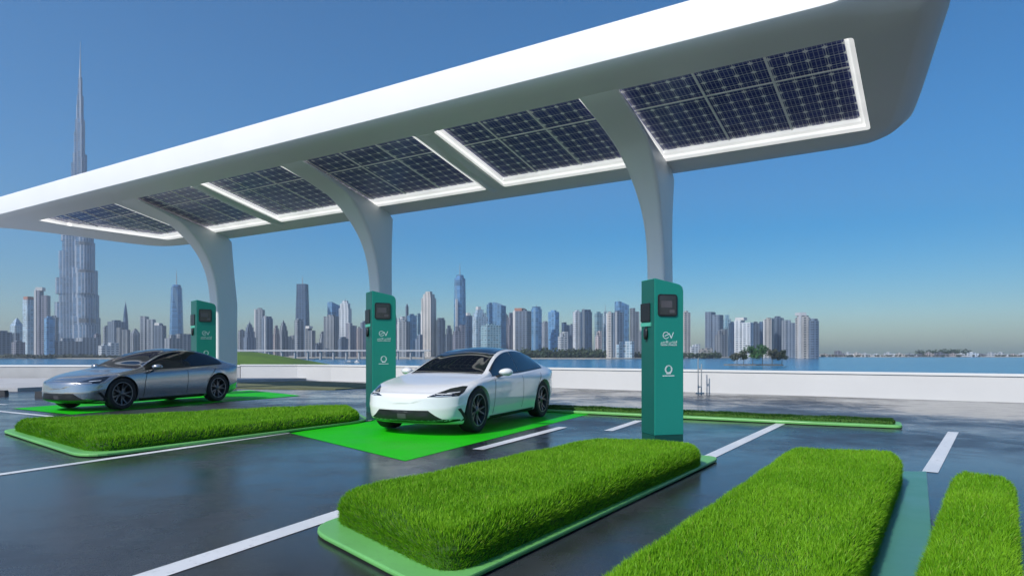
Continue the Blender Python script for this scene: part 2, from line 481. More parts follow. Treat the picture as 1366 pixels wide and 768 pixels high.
# ------------------------------------------------------------------ ground, water, land
def sheet(name, poly, z, mat, kind='structure', thick=None):
    bm = bmesh.new()
    if thick is None:
        bm.faces.new([bm.verts.new((p[0], p[1], z)) for p in poly])
    else:
        prism(bm, poly, z - thick, z)
    o = obj_bm(name, bm, mat)
    if kind: o['kind'] = kind
    return o

UX, UY = -0.842, 0.539          # length direction of canopy and wall
WX, WY = 0.539, 0.842           # across, away from the camera
P0 = (3.55, 16.5)               # foot of the first post
def uw(u, w_): return (P0[0] + UX * u + WX * w_, P0[1] + UY * u + WY * w_)

WATER_Z = -8.7
wl0 = (1.55 + 1.562 * 26, 26 - 26); wl1 = (1.55 - 1.562 * 7.0, 33.0)      # ends of the oblique run of wall
def back(p, d): return (p[0] + WX * d, p[1] + WY * d)
ground_poly = [(-90, -45), (70, -45), (70, -22), back(wl0, 0.8), back(wl1, 0.8), (-9.2, 36), (-11.5, 62), (-16, 70), (-25, 70), (-27, 34.5), (-90, 34.5)]
sheet('asphalt_ground', ground_poly, 0.0, M['asphalt'], thick=9.5)
sheet('sea_water', [(-3500, -900), (3500, -900), (3500, 3500), (-3500, 3500)], WATER_Z, M['water'])

# far shore: one long land sheet with a wavy edge
shore = []
for px in range(-700, 2101, 20):
    D = 1060 + 25 * math.sin(px * 0.03) + 18 * math.sin(px * 0.011 + 1)
    if px > 850: D += min(1, (px - 850) / 250) ** 1 * 420
    X = far_x(px, D)
    shore.append((X, D + random.uniform(-4, 4)))
land_poly = shore + [(3400, 1700), (3400, 3400), (-3400, 3400), (-3400, 1100)]
sheet('far_shore', land_poly, WATER_Z + 1.3, M['land'], thick=3)
LZ = WATER_Z + 1.3

# pavement on the left in front of the wall, and verge
sheet('pavement', [(-60, 23.6), (-17.2, 23.6), (-15.2, 28.6), (-9.9, 32.7), (-60, 32.75)], 0.12, M['concrete'], thick=0.14)
sheet('grass_verge', [(-13.2, 26.0), (-6.4, 24.6), (-3.9, 27.6), (-9.5, 31.6), (-13.6, 29.0)], 0.03, M['verge'], kind='stuff', thick=0.05)

# parking lines
def line(p0, p1, width, z=0.004, name='parking_line', mat='line'):
    a = Vector(p0); b = Vector(p1); d = (b - a).normalized(); n = Vector((-d.y, d.x)) * width / 2
    return sheet(name, [tuple(a - n), tuple(b - n), tuple(b + n), tuple(a + n)], z, M[mat])
line((-3.0, 2.35), (-1.0, 6.65), 0.19)
line((-7.6, 3.55), (-2.75, 13.5), 0.13)
line((2.44, 8.6), (5.26, 13.14), 0.17)
line((4.72, 7.66), (7.5, 11.53), 0.155)
line((-0.48, 9.42), (0.92, 12.25), 0.17, z=0.008)
line((1.66, 11.7), (2.52, 13.45), 0.16)
line((-12.6, 16.1), (-9.75, 14.35), 0.14)
line((-20.0, 20.6), (-13.1, 17.6), 0.14)
sheet('painted_bay', [(-3.76, 11.42), (-1.33, 8.43), (1.85, 15.2), (-0.75, 17.9)], 0.004, M['pad'])
sheet('painted_bay', [(-12.0, 16.3), (-9.56, 14.72), (-6.6, 21.2), (-9.34, 24.2)], 0.008, M['pad'])

# ------------------------------------------------------------------ parapet wall along the water
def wall_run(pts, t, h):
    bm = bmesh.new()
    rings = []
    for i, p in enumerate(pts):
        a = Vector(pts[max(0, i - 1)]); b = Vector(pts[min(len(pts) - 1, i + 1)])
        d = (b - a).normalized(); n = Vector((-d.y, d.x))
        if n.y < 0: n = -n
        q = Vector(p)
        rings.append([(q.x, q.y, -0.3), (q.x, q.y, h), (q.x + n.x * t, q.y + n.y * t, h), (q.x + n.x * t, q.y + n.y * t, -0.3)])
    loft(bm, rings)
    return bm
wpts = [wl0, (13.76, 18.24), (1.55, 26.0), (1.55 - 1.562 * 5, 31.0), (-8.6, 32.3), (-10.4, 32.85), (-13.2, 33.0)]
wt = thing('parapet_wall', 'long low white wall closing the car park along the water', 'wall', (1.55, 26.0, 0))
def to_local(pts, o): return [(p[0] - o.location.x, p[1] - o.location.y) for p in pts]
obj_bm('wall_face', wall_run(to_local(wpts, wt), 0.32, 0.70), M['wall_white'], wt)
cp = [(p[0] - WX * 0.03, p[1] - WY * 0.03) for p in wpts]
bm = wall_run(to_local(cp, wt), 0.38, 0.06)
for v in bm.verts: v.co.z = 0.703 if v.co.z < 0 else 0.77
obj_bm('coping', bm, M['wall_cap'], wt)

wg = thing('shaded_wall', 'far left run of the white wall behind the silver car, its shade coloured pale grey', 'wall', (-30, 33, 0))
obj_bm('wall_face', wall_run(to_local([(-13.23, 33.0), (-30, 33.1), (-62, 33.2)], wg), 0.30, 0.66), M['concrete'], wg)  # white wall continued, its shade put into the grey concrete colour
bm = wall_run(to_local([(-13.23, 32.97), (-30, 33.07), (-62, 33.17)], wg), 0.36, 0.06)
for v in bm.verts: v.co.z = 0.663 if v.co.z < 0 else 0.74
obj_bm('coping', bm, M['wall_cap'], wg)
# kerb blocks at the left edge, double post by the wall
for i, (x0, x1, D, lab) in enumerate(((48, 66, 20.8, 'low dark kerb block on the asphalt just left of the silver car nose'),
                                     (-14, 10, 21.4, 'low dark kerb block cut off by the left edge of the photo'))):
    bm = bmesh.new()
    L = (x1 - x0) / F * D / 2
    poly = fillet([(-L, -0.09), (L, -0.09), (L, 0.09), (-L, 0.09)], 0.04, 3)
    prism(bm, poly, 0, 0.16, 0.93)
    o = obj_bm('kerb_block', bm, M['dark_kerb'])
    o.location = (far_x((x0 + x1) / 2, D), D, 0)
    tag(o, lab, 'kerb block', 'kerb blocks on the left')

t = thing('double_post', 'thin grey metal double post standing in front of the white wall', 'post', (far_x(933.5, 22.4), 22.4, 0))
for sx in (-0.05, 0.05):
    bm = bmesh.new(); tube(bm, (sx, 0, 0), (sx * 1.15, 0, 1.16 if sx < 0 else 0.98), 0.022, 0.018, 8)
    obj_bm('post', bm, M['steel'], t, smooth=True, sharp=40)
bm = bmesh.new(); box(bm, -0.13, 0.13, -0.05, 0.05, 0, 0.03); obj_bm('base_plate', bm, M['steel'], t)
for z_ in (0.2, 0.78):
    bm = bmesh.new(); box(bm, -0.05, 0.05, -0.012, 0.012, z_, z_ + 0.04); obj_bm('crossbar', bm, M['steel'], t)

# grassy mound behind the wall
bm = bmesh.new()
gx, gy = 44, 20
grid = []
for j in range(gy + 1):
    row = []
    for i in range(gx + 1):
        X = -27 + 17 * i / gx; Y = 38 + 24 * j / gy
        fy = math.sin(PI * j / gy) ** 0.8
        fx = min(1, max(0, (-11.5 - X) / 8.5)); fx = fx * fx * (3 - 2 * fx)
        fl = min(1, (X + 27) / 5); fl = fl * fl * (3 - 2 * fl)
        z = 1.42 * fy * fx * fl + 0.05 * math.sin(X * 0.9 + Y * 0.5) * fy * fx - 0.05
        row.append(bm.verts.new((X, Y, z)))
    grid.append(row)
for j in range(gy):
    for i in range(gx):
        bm.faces.new((grid[j][i], grid[j][i + 1], grid[j + 1][i + 1], grid[j + 1][i]))
struct(obj_bm('grass_hill', bm, M['lawn_far'], smooth=True))

# ------------------------------------------------------------------ solar canopy
SL, ZB = 0.22, 5.65
def cz(w_, h=0.0): return ZB - SL * w_ + h
def cp3(u, w_, h=0.0):
    x, y = uw(u, w_)
    return (x - P0[0], y - P0[1], cz(w_, h))
canopy = thing('solar_canopy', 'long white canopy with solar panels underneath on three curved posts', 'canopy', (P0[0], P0[1], 0))

outline = [(-5.1, -4.38), (-3.0, -4.38), (26.2, -4.38), (27.6, -4.3), (27.9, -3.9), (26.3, -3.25), (24.7, -2.2), (22.6, -0.65), (21.5, -0.05), (20.2, 0.16), (17, 0.18),
           (-4.2, 0.18), (-4.95, 0.06), (-5.25, -0.25), (-5.42, -0.7), (-5.85, -3.0), (-6.0, -3.75), (-5.85, -4.25)]
outline = round_poly(outline, 3)
area = sum(outline[i][0] * outline[(i + 1) % len(outline)][1] - outline[(i + 1) % len(outline)][0] * outline[i][1] for i in range(len(outline)))
if area < 0: outline = outline[::-1]
PANELS = [(-4.48, -0.47), (0.38, 3.92), (4.80, 8.86), (9.55, 13.0), (13.75, 17.25), (18.2, 22.35)]
PW0, PW1 = -3.58, -0.86         # visible cells run between these
holes = []
for k, (a, b) in enumerate(PANELS):
    w1 = PW1 + 0.26
    h = [(a - 0.16, PW0 - 0.02), (b + 0.16, PW0 - 0.02), (b + 0.16, w1), (a - 0.16, w1)]
    if k == 5: h = [(a - 0.16, PW0 - 0.02), (b + 1.3, PW0 - 0.02), (b + 0.55, PW0 + 0.75), (a + 1.75, w1), (a - 0.16, w1)]
    holes.append(fillet(h, 0.07, 3))
bm = bmesh.new()
def endf(p):                      # the right end is cut to a broad facet
    t = min(1, max(0, (-4.3 - p[0]) / 0.9)); return t * t * (3 - 2 * t)
def inset(d, dr):
    a_ = offset_poly(outline, d); b_ = offset_poly(outline, d + dr)
    return [(p[0] + (q[0] - p[0]) * endf(o_), p[1] + (q[1] - p[1]) * endf(o_)) for p, q, o_ in zip(a_, b_, outline)]
rings = [inset(0.34, 0.08), inset(0.20, 0.16), inset(0.05, 0.10), outline, outline, offset_poly(outline, 0.015), offset_poly(outline, 0.06), offset_poly(outline, 0.16)]
hts = [(0.0, 0.0), (0.015, 0.005), (0.05, 0.03), (0.10, 0.12), (0.70, 0.05), (0.76, 0.03), (0.81, 0.0), (0.83, 0.0)]
vr = []
for r_, (h, hr) in zip(rings, hts):
    vr.append([bm.verts.new(cp3(p[0], p[1], h + hr * endf(o_))) for p, o_ in zip(r_, outline)])
n = len(outline)
for a, b in zip(vr[:-1], vr[1:]):
    for i in range(n):
        bm.faces.new((a[i], a[(i + 1) % n], b[(i + 1) % n], b[i]))
bm.faces.new(vr[-1])
edges = [bm.edges.get((vr[0][i], vr[0][(i + 1) % n])) for i in range(n)]
for h in holes:
    lo = [bm.verts.new(cp3(p[0], p[1], 0)) for p in h]
    hi = [bm.verts.new(cp3(p[0], p[1], 0.17)) for p in h]
    m_ = len(h)
    for i in range(m_):
        edges.append(bm.edges.get((lo[i], lo[(i + 1) % m_])) or bm.edges.new((lo[i], lo[(i + 1) % m_])))
    for i in range(m_):
        bm.faces.new((lo[i], lo[(i + 1) % m_], hi[(i + 1) % m_], hi[i]))
    bm.faces.new(hi)
bmesh.ops.triangle_fill(bm, use_beauty=True, use_dissolve=False, edges=edges)
obj_bm('roof_shell', bm, M['white'], canopy, smooth=True, sharp=28)

def clip_poly(poly, a, b, w0, w1):
    """Sutherland-Hodgman clip of poly to the rectangle"""
    def clip(ps, inside, inter):
        out = []
        for i in range(len(ps)):
            p, q = ps[i - 1], ps[i]
            if inside(q):
                if not inside(p): out.append(inter(p, q))
                out.append(q)
            elif inside(p): out.append(inter(p, q))
        return out
    def ix(v): return lambda p, q: (v, p[1] + (q[1] - p[1]) * (v - p[0]) / (q[0] - p[0]))
    def iy(v): return lambda p, q: (p[0] + (q[0] - p[0]) * (v - p[1]) / (q[1] - p[1]), v)
    for ins, it in ((lambda p: p[0] >= a, ix(a)), (lambda p: p[0] <= b, ix(b)), (lambda p: p[1] >= w0, iy(w0)), (lambda p: p[1] <= w1, iy(w1))):
        if not poly: return poly
        poly = clip(poly, ins, it)
    return poly

def slab(bm, poly, h0, h1):
    """prism in canopy coordinates"""
    a = [bm.verts.new(cp3(p[0], p[1], h0)) for p in poly]; b = [bm.verts.new(cp3(p[0], p[1], h1)) for p in poly]
    k = len(poly)
    bm.faces.new(a[::-1]); bm.faces.new(b)
    for i in range(k): bm.faces.new((a[i], a[(i + 1) % k], b[(i + 1) % k], b[i]))

for k, (a, b) in enumerate(PANELS):
    hole = offset_poly(holes[k], 0.003)
    # cells
    cell_poly = holes[k]
    cell_poly = offset_poly(cell_poly, 0.02)
    bm = bmesh.new(); uvl = bm.loops.layers.uv.new('UVMap')
    vs_lo = [bm.verts.new(cp3(p[0], p[1], 0.125)) for p in cell_poly]
    vs_hi = [bm.verts.new(cp3(p[0], p[1], 0.155)) for p in cell_poly]
    kk = len(cell_poly)
    bm.faces.new(vs_lo); bm.faces.new(vs_hi[::-1])
    for i in range(kk): bm.faces.new((vs_lo[i], vs_lo[(i + 1) % kk], vs_hi[(i + 1) % kk], vs_hi[i]))
    bm.verts.index_update()
    for f in bm.faces:
        for l in f.loops:
            p = cell_poly[l.vert.index % kk]
            l[uvl].uv = (p[0] - a + 10 * 0.305, p[1] - PW0 + 10 * 0.27)
    panel = obj_bm('solar_panel', bm, M['solar'], canopy)
    # white stepped ledge round the opening: two nested rings
    fr = bmesh.new()
    def ringslab(o_, i_, h0, h1):
        n_ = len(o_)
        V = {}
        for tag_, pl in (('o', o_), ('i', i_)):
            for hh, hn in ((h0, 0), (h1, 1)):
                V[tag_, hn] = [fr.verts.new(cp3(p[0], p[1], hh)) for p in pl]
        for q in range(n_):
            r_ = (q + 1) % n_
            fr.faces.new((V['o', 0][q], V['o', 0][r_], V['i', 0][r_], V['i', 0][q]))
            fr.faces.new((V['i', 0][q], V['i', 0][r_], V['i', 1][r_], V['i', 1][q]))
            fr.faces.new((V['o', 1][q], V['i', 1][q], V['i', 1][r_], V['o', 1][r_]))
            fr.faces.new((V['o', 0][q], V['o', 1][q], V['o', 1][r_], V['o', 0][r_]))
    def shrink(poly, du, w_hi):
        if k == 5:
            return [(min(max(p[0], a - 0.16 + du), b + 1.25 - du * 1.5), min(p[1], w_hi)) for p in offset_poly(poly, 0.0)]
        return [(min(max(p[0], a - 0.157 + du), b + 0.157 - du), min(p[1], w_hi)) for p in poly]
    hole2 = hole
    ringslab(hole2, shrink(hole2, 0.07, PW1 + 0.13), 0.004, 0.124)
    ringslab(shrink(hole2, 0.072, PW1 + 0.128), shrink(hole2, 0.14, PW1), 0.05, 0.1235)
    obj_bm('glowing_frame', fr, M['pale_strip'], panel)  # white frame, its brightness put in as emission
    # white bars between modules
    br = bmesh.new()
    nu = 3; step = 1.28
    x_ = b if False else a
    for q in range(1, 5):
        uu = a + step * q - 0.02
        if uu < b - 0.2:
            slabp = clip_poly(list(hole), uu - 0.022, uu + 0.022, PW0, PW1)
            if len(slabp) > 2: slab(br, slabp, 0.105, 0.1235)
    wm = -2.62
    slabp = clip_poly(list(hole), a, b + (1 if k == 5 else 0), wm - 0.016, wm + 0.016)
    slab(br, slabp, 0.112, 0.1238)
    obj_bm('module_bars', br, M['frame_white'], panel)

# posts with arms that sweep up into the roof, and the short ribs between them
def bez(p, n):
    out = []
    for k in range(n + 1):
        t = k / n
        out.append(tuple((1 - t) ** 3 * p[0][i] + 3 * (1 - t) ** 2 * t * p[1][i] + 3 * (1 - t) * t * t * p[2][i] + t ** 3 * p[3][i] for i in (0, 1)))
    return out
def post_mesh(u0, wb=0.0, wide=0.0):
    # front edge F and back edge B of the side profile in (w, z); section width W along u
    Fp = [(-0.52, -0.02), (-0.50, 1.0), (-0.49, 2.2), (-0.50, 3.2)]
    Fp += bez([(-0.50, 3.2), (-0.56, 4.5), (-1.0, 5.25), (-2.0, cz(-2.0, -0.16))], 14)[1:]
    Fp += [(-2.7, cz(-2.7, -0.08)), (-3.3, cz(-3.3, -0.035)), (-3.62, cz(-3.62, -0.01))]
    Bp = [(0.04 + wb, -0.02), (0.05 + wb, 1.0), (0.06 + wb, 2.2), (0.07 + wb, 3.2)]
    nb = len(Fp) - 4
    for i in range(nb):
        t = (i + 1) / nb
        if t < 0.5:
            q = t / 0.5; Bp.append((0.07 + wb + (0.03 - wb) * q, 3.2 + (cz(0.1, 0.04) - 3.2) * q))
        else:
            q = (t - 0.5) / 0.5; ww = 0.1 - 3.8 * q; Bp.append((ww, cz(ww, 0.04)))
    bm = bmesh.new(); rings = []
    N = len(Fp)
    for i, (f_, b_) in enumerate(zip(Fp, Bp)):
        s = max(0.0, (i - 6) / (N - 7)); s = s * s * (3 - 2 * s)
        z = f_[1]
        W = 0.40 + wide * (1 - s) + 0.06 * max(0, 1 - z / 3.0) + 0.44 * s
        hw = W / 2
        fv, bv = Vector(f_), Vector(b_)
        d = (bv - fv); L = d.length; d.normalize()
        r = min(0.10, L * 0.3, hw * 0.45)
        ring = []
        cs = fillet([(-hw, 0), (hw, 0), (hw, L), (-hw, L)], r, 4)
        for (du, dl) in cs:
            p = fv + d * dl
            x, y = uw(u0 + du, p.x)
            ring.append((x - P0[0], y - P0[1], p.y))
        rings.append(ring)
    loft(bm, rings)
    return bm
for u0, wb, wide in ((-0.12, 0.08, 0.04), (8.95, 0.05, 0.04), (17.15, 0.32, 0.12)):
    obj_bm('post', post_mesh(u0, wb, wide), M['white'], canopy, smooth=True, sharp=50)
def rib_mesh(u0, wd=0.82):
    bm = bmesh.new(); rings = []
    for i in range(13):
        t = i / 12; w_ = -3.55 + (3.5 - 0.35) * t
        dep = 0.012 + 0.10 * math.sin(PI * min(1, t * 1.0)) ** 0.8
        ring = []
        for (du, h) in ((-wd / 2, 0.03), (-wd / 2, -dep * 0.3), (-wd / 2 + 0.14, -dep * 0.85), (-0.1, -dep), (0.1, -dep), (wd / 2 - 0.14, -dep * 0.85), (wd / 2, -dep * 0.3), (wd / 2, 0.03)):
            ring.append(cp3(u0 + du, w_, h))
        rings.append(ring)
    loft(bm, rings)
    return bm
for u0 in (4.36, 13.38):
    obj_bm('roof_rib', rib_mesh(u0, 0.5), M['white'], canopy, smooth=True, sharp=50)

# ------------------------------------------------------------------ raised beds with grass
def poly_area(p): return 0.5 * sum(p[i - 1][0] * p[i][1] - p[i][0] * p[i - 1][1] for i in range(len(p)))
def inside(poly, pts):
    x, y = pts[:, 0], pts[:, 1]; res = np.zeros(len(pts), bool)
    n = len(poly)
    for i in range(n):
        x0, y0 = poly[i - 1]; x1, y1 = poly[i]
        c = ((y0 > y) != (y1 > y))
        with np.errstate(divide='ignore', invalid='ignore'):
            xi = (x1 - x0) * (y - y0) / (y1 - y0 + 1e-12) + x0
        res ^= (c & (x < xi))
    return res
def blades_mesh(name, P, N, length, width, seedv):
    """P base points, N lean directions; curved two-segment blades"""
    r = np.random.default_rng(seedv)
    k = len(P)
    L = length * r.uniform(0.6, 1.25, (k, 1))
    ang = r.uniform(0, 2 * PI, k)
    side = np.stack([np.cos(ang), np.sin(ang), np.zeros(k)], 1)
    lean = N + r.normal(0, 0.22, (k, 3)); lean[:, 2] += 0.15
    lean /= np.linalg.norm(lean, axis=1, keepdims=True)
    bend = r.normal(0, 0.35, (k, 3)); bend[:, 2] = -0.1
    Wd = width * r.uniform(0.7, 1.3, (k, 1))
    a0 = P - side * Wd / 2; a1 = P + side * Wd / 2
    mid = P + lean * L * 0.55
    b0 = mid - side * Wd * 0.4; b1 = mid + side * Wd * 0.4
    tip = P + lean * L + bend * L * 0.35
    V = np.stack([a0, a1, b1, b0, tip], 1).reshape(-1, 3)
    idx = np.arange(k)[:, None] * 5
    quads = idx + np.array([0, 1, 2, 3]); tris = idx + np.array([3, 2, 4])
    loops = np.concatenate([quads, tris], 1).reshape(-1)
    me = bpy.data.meshes.new(name)
    me.vertices.add(len(V)); me.vertices.foreach_set('co', V.astype(np.float32).reshape(-1))
    me.loops.add(len(loops)); me.loops.foreach_set('vertex_index', loops.astype(np.int32))
    starts = np.stack([np.arange(k) * 7, np.arange(k) * 7 + 4], 1).reshape(-1)
    me.polygons.add(2 * k); me.polygons.foreach_set('loop_start', starts.astype(np.int32))
    me.update(calc_edges=True)
    at = me.attributes.new('blade', 'FLOAT', 'POINT')
    val = np.clip(r.normal(0.45, 0.28, k), 0, 1)
    at.data.foreach_set('value', np.repeat(val, 5).astype(np.float32))
    me.validate()
    return me
def rounded_rings(poly, h, rad, wob=0.0):
    """rings of a solid with rounded upper edge"""
    rings = [[(p[0], p[1], 0.0) for p in poly], [(p[0], p[1], h - rad) for p in poly]]
    for k in range(1, 6):
        a = PI / 2 * k / 5
        q = offset_poly(poly, rad * (1 - math.cos(a)))
        rings.append([(p[0], p[1], h - rad + rad * math.sin(a)) for p in q])
    return rings
def grass_bed(label, poly, h, rad, kerb_poly, kerb_h, density, blade, bw, corner, mat='grass', kerb_mat='kerb_green', name='grass_bed', cat='grass bed', group='raised grass beds of the car park', strips=(), seedv=1):
    if poly_area(poly) < 0: poly = poly[::-1]
    cx = sum(p[0] for p in poly) / len(poly); cy = sum(p[1] for p in poly) / len(poly)
    t = thing(name, label, cat, (cx, cy, 0), 0, group)
    loc = lambda ps: [(p[0] - cx, p[1] - cy) for p in ps]
    poly = fillet(loc(poly), corner, 6)
    if kerb_poly:
        kp = loc(kerb_poly)
        if poly_area(kp) < 0: kp = kp[::-1]
        bm = bmesh.new(); prism(bm, fillet(kp, corner * 1.3, 7), 0.009, kerb_h)
        bevel(obj_bm('kerb', bm, M[kerb_mat], t), 0.012, 2)
    for sp_, mt, hh in strips:
        bm = bmesh.new(); prism(bm, loc(sp_), 0.012, hh)
        bevel(obj_bm('kerb_strip', bm, M[mt], t), 0.01, 2)
    bm = bmesh.new(); loft(bm, rounded_rings(poly, h, rad))
    obj_bm('turf_base', bm, M['turf_base'], t, smooth=True, sharp=60)
    # blades over top and sides
    P = []; N = []
    inner = offset_poly(poly, rad * 0.7)
    ar = abs(poly_area(inner)); k = int(ar * density)
    xs = [p[0] for p in poly]; ys = [p[1] for p in poly]
    rr = np.random.default_rng(seedv)
    pts = rr.uniform((min(xs), min(ys)), (max(xs), max(ys)), (int(k * 1.05 * (max(xs) - min(xs)) * (max(ys) - min(ys)) / ar), 2))
    pts = pts[inside(inner, pts)]
    P.append(np.column_stack([pts, np.full(len(pts), h - 0.01)])); N.append(np.tile([0, 0, 1.0], (len(pts), 1)))
    seg = np.array(poly); nxt = np.roll(seg, -1, 0); ln = np.linalg.norm(nxt - seg, axis=1)
    per = ln.sum(); ks = int(per * (h - 0.02) * density * 0.75); kr = int(per * rad * 1.5 * density)
    for mode, cnt in (('side', ks), ('round', kr)):
        i = rr.choice(len(seg), cnt, p=ln / per); tt = rr.uniform(0, 1, (cnt, 1))
        q = seg[i] * (1 - tt) + nxt[i] * tt
        d = (nxt[i] - seg[i]) / ln[i][:, None]; nrm = np.column_stack([d[:, 1], -d[:, 0]])
        if mode == 'side':
            z = rr.uniform(0.0, h - rad, cnt)
            P.append(np.column_stack([q - nrm * 0.01, z])); N.append(np.column_stack([nrm * 0.75, np.full(cnt, 0.75)]))
        else:
            a = rr.uniform(0, PI / 2, cnt)
            q = q - nrm * (rad * (1 - np.cos(a)))[:, None]
            P.append(np.column_stack([q, h - rad + rad * np.sin(a) - 0.008])); N.append(np.column_stack([nrm * np.cos(a)[:, None] * 0.8, np.sin(a) + 0.55]))
    P = np.concatenate(P); N = np.concatenate(N)
    # gentle unevenness of the clipped surface
    P[:, 2] += 0.012 * np.sin(P[:, 0] * 5 + 1) * np.sin(P[:, 1] * 4.3) * (P[:, 2] > h * 0.5)
    g = link('grass_blades', blades_mesh('grass_blades', P, N, blade, bw, seedv), M[mat], t)
    g['kind'] = 'stuff'
    return t
grass_bed('long raised grass bed with light green kerb in front of the nearest green charger',
          [(-1.42, 5.33), (-0.37, 3.95), (2.27, 8.0), (1.08, 8.66)], 0.26, 0.13,
          [(-1.57, 5.13), (-0.42, 3.70), (2.68, 8.6), (1.1, 8.95)], 0.045, 14000, 0.05, 0.0055, 0.28, seedv=11)
grass_bed('wide raised grass bed with flat teal kerb strip, between two white lines at lower right',
          [(-0.36, 1.95), (0.48, 1.5), (4.02, 7.0), (3.08, 7.5)], 0.30, 0.12, None, 0, 14000, 0.05, 0.005, 0.22,
          strips=[([(0.50, 1.45), (0.95, 1.4), (4.62, 7.56), (4.0, 7.56), (3.9, 6.98)], 'kerb_teal', 0.03)], seedv=12)
grass_bed('narrow raised grass bed cut off by the right edge of the photo',
          [(1.04, 1.97), (1.36, 1.8), (4.02, 5.45), (3.78, 5.78)], 0.32, 0.09, None, 0, 15000, 0.05, 0.005, 0.12, seedv=13)
grass_bed('broad raised grass bed between the silver car and the white car',
          [(-8.5, 11.5), (-5.40, 8.78), (-2.9, 13.0), (-3.6, 14.95)], 0.20, 0.12,
          [(-8.8, 11.6), (-5.35, 8.5), (-2.75, 13.2), (-3.5, 15.1)], 0.05, 4500, 0.055, 0.010, 0.45, seedv=14)
grass_bed('low dark clipped hedge strip on a green kerb behind the cars and nearest charger',
          [(0.55, 16.15), (0.35, 15.75), (6.85, 12.15), (7.1, 12.6)], 0.12, 0.06,
          [(0.35, 16.35), (0.0, 15.75), (5.5, 12.62), (6.9, 11.98), (7.25, 12.65)], 0.06, 3200, 0.035, 0.012, 0.1,
          mat='hedge', name='hedge_strip', cat='hedge', group=None, seedv=15)

# ------------------------------------------------------------------ charging kiosks
def text_mesh(body, size, name):
    cu = bpy.data.curves.new(name, 'FONT'); cu.body = body; cu.size = size; cu.align_x = 'CENTER'; cu.extrude = 0.0015
    cu.resolution_u = 3
    o = bpy.data.objects.new(name, cu); C.objects.link(o)
    dg = bpy.context.evaluated_depsgraph_get()
    me = bpy.data.meshes.new_from_object(o.evaluated_get(dg))
    bpy.data.objects.remove(o); bpy.data.curves.remove(cu)
    return me
def stroke(bm, pts, wd, y0, y1):
    for (a, b) in zip(pts[:-1], pts[1:]):
        a = Vector(a); b = Vector(b); d = (b - a)
        if d.length < 1e-6: continue
        d.normalize(); n_ = Vector((-d.y, d.x)) * wd / 2; e = d * wd * 0.25
        q = [a - n_ - e, b - n_ + e, b + n_ + e, a + n_ - e]
        lo = [bm.verts.new((p.x, y0, p.y)) for p in q]; hi = [bm.verts.new((p.x, y1, p.y)) for p in q]
        bm.faces.new(hi); bm.faces.new(lo[::-1])
        for i in range(4): bm.faces.new((lo[i], lo[(i + 1) % 4], hi[(i + 1) % 4], hi[i]))
def rrect(x0, x1, z0, z1, r): return fillet([(x0, z0), (x1, z0), (x1, z1), (x0, z1)], r, 5)
def extr(bm, poly, y0, y1):
    lo = [bm.verts.new((p[0], y0, p[1])) for p in poly]; hi = [bm.verts.new((p[0], y1, p[1])) for p in poly]
    k = len(poly)
    bm.faces.new(lo); bm.faces.new(hi[::-1])
    for i in range(k): bm.faces.new((lo[i], hi[i], hi[(i + 1) % k], lo[(i + 1) % k]))
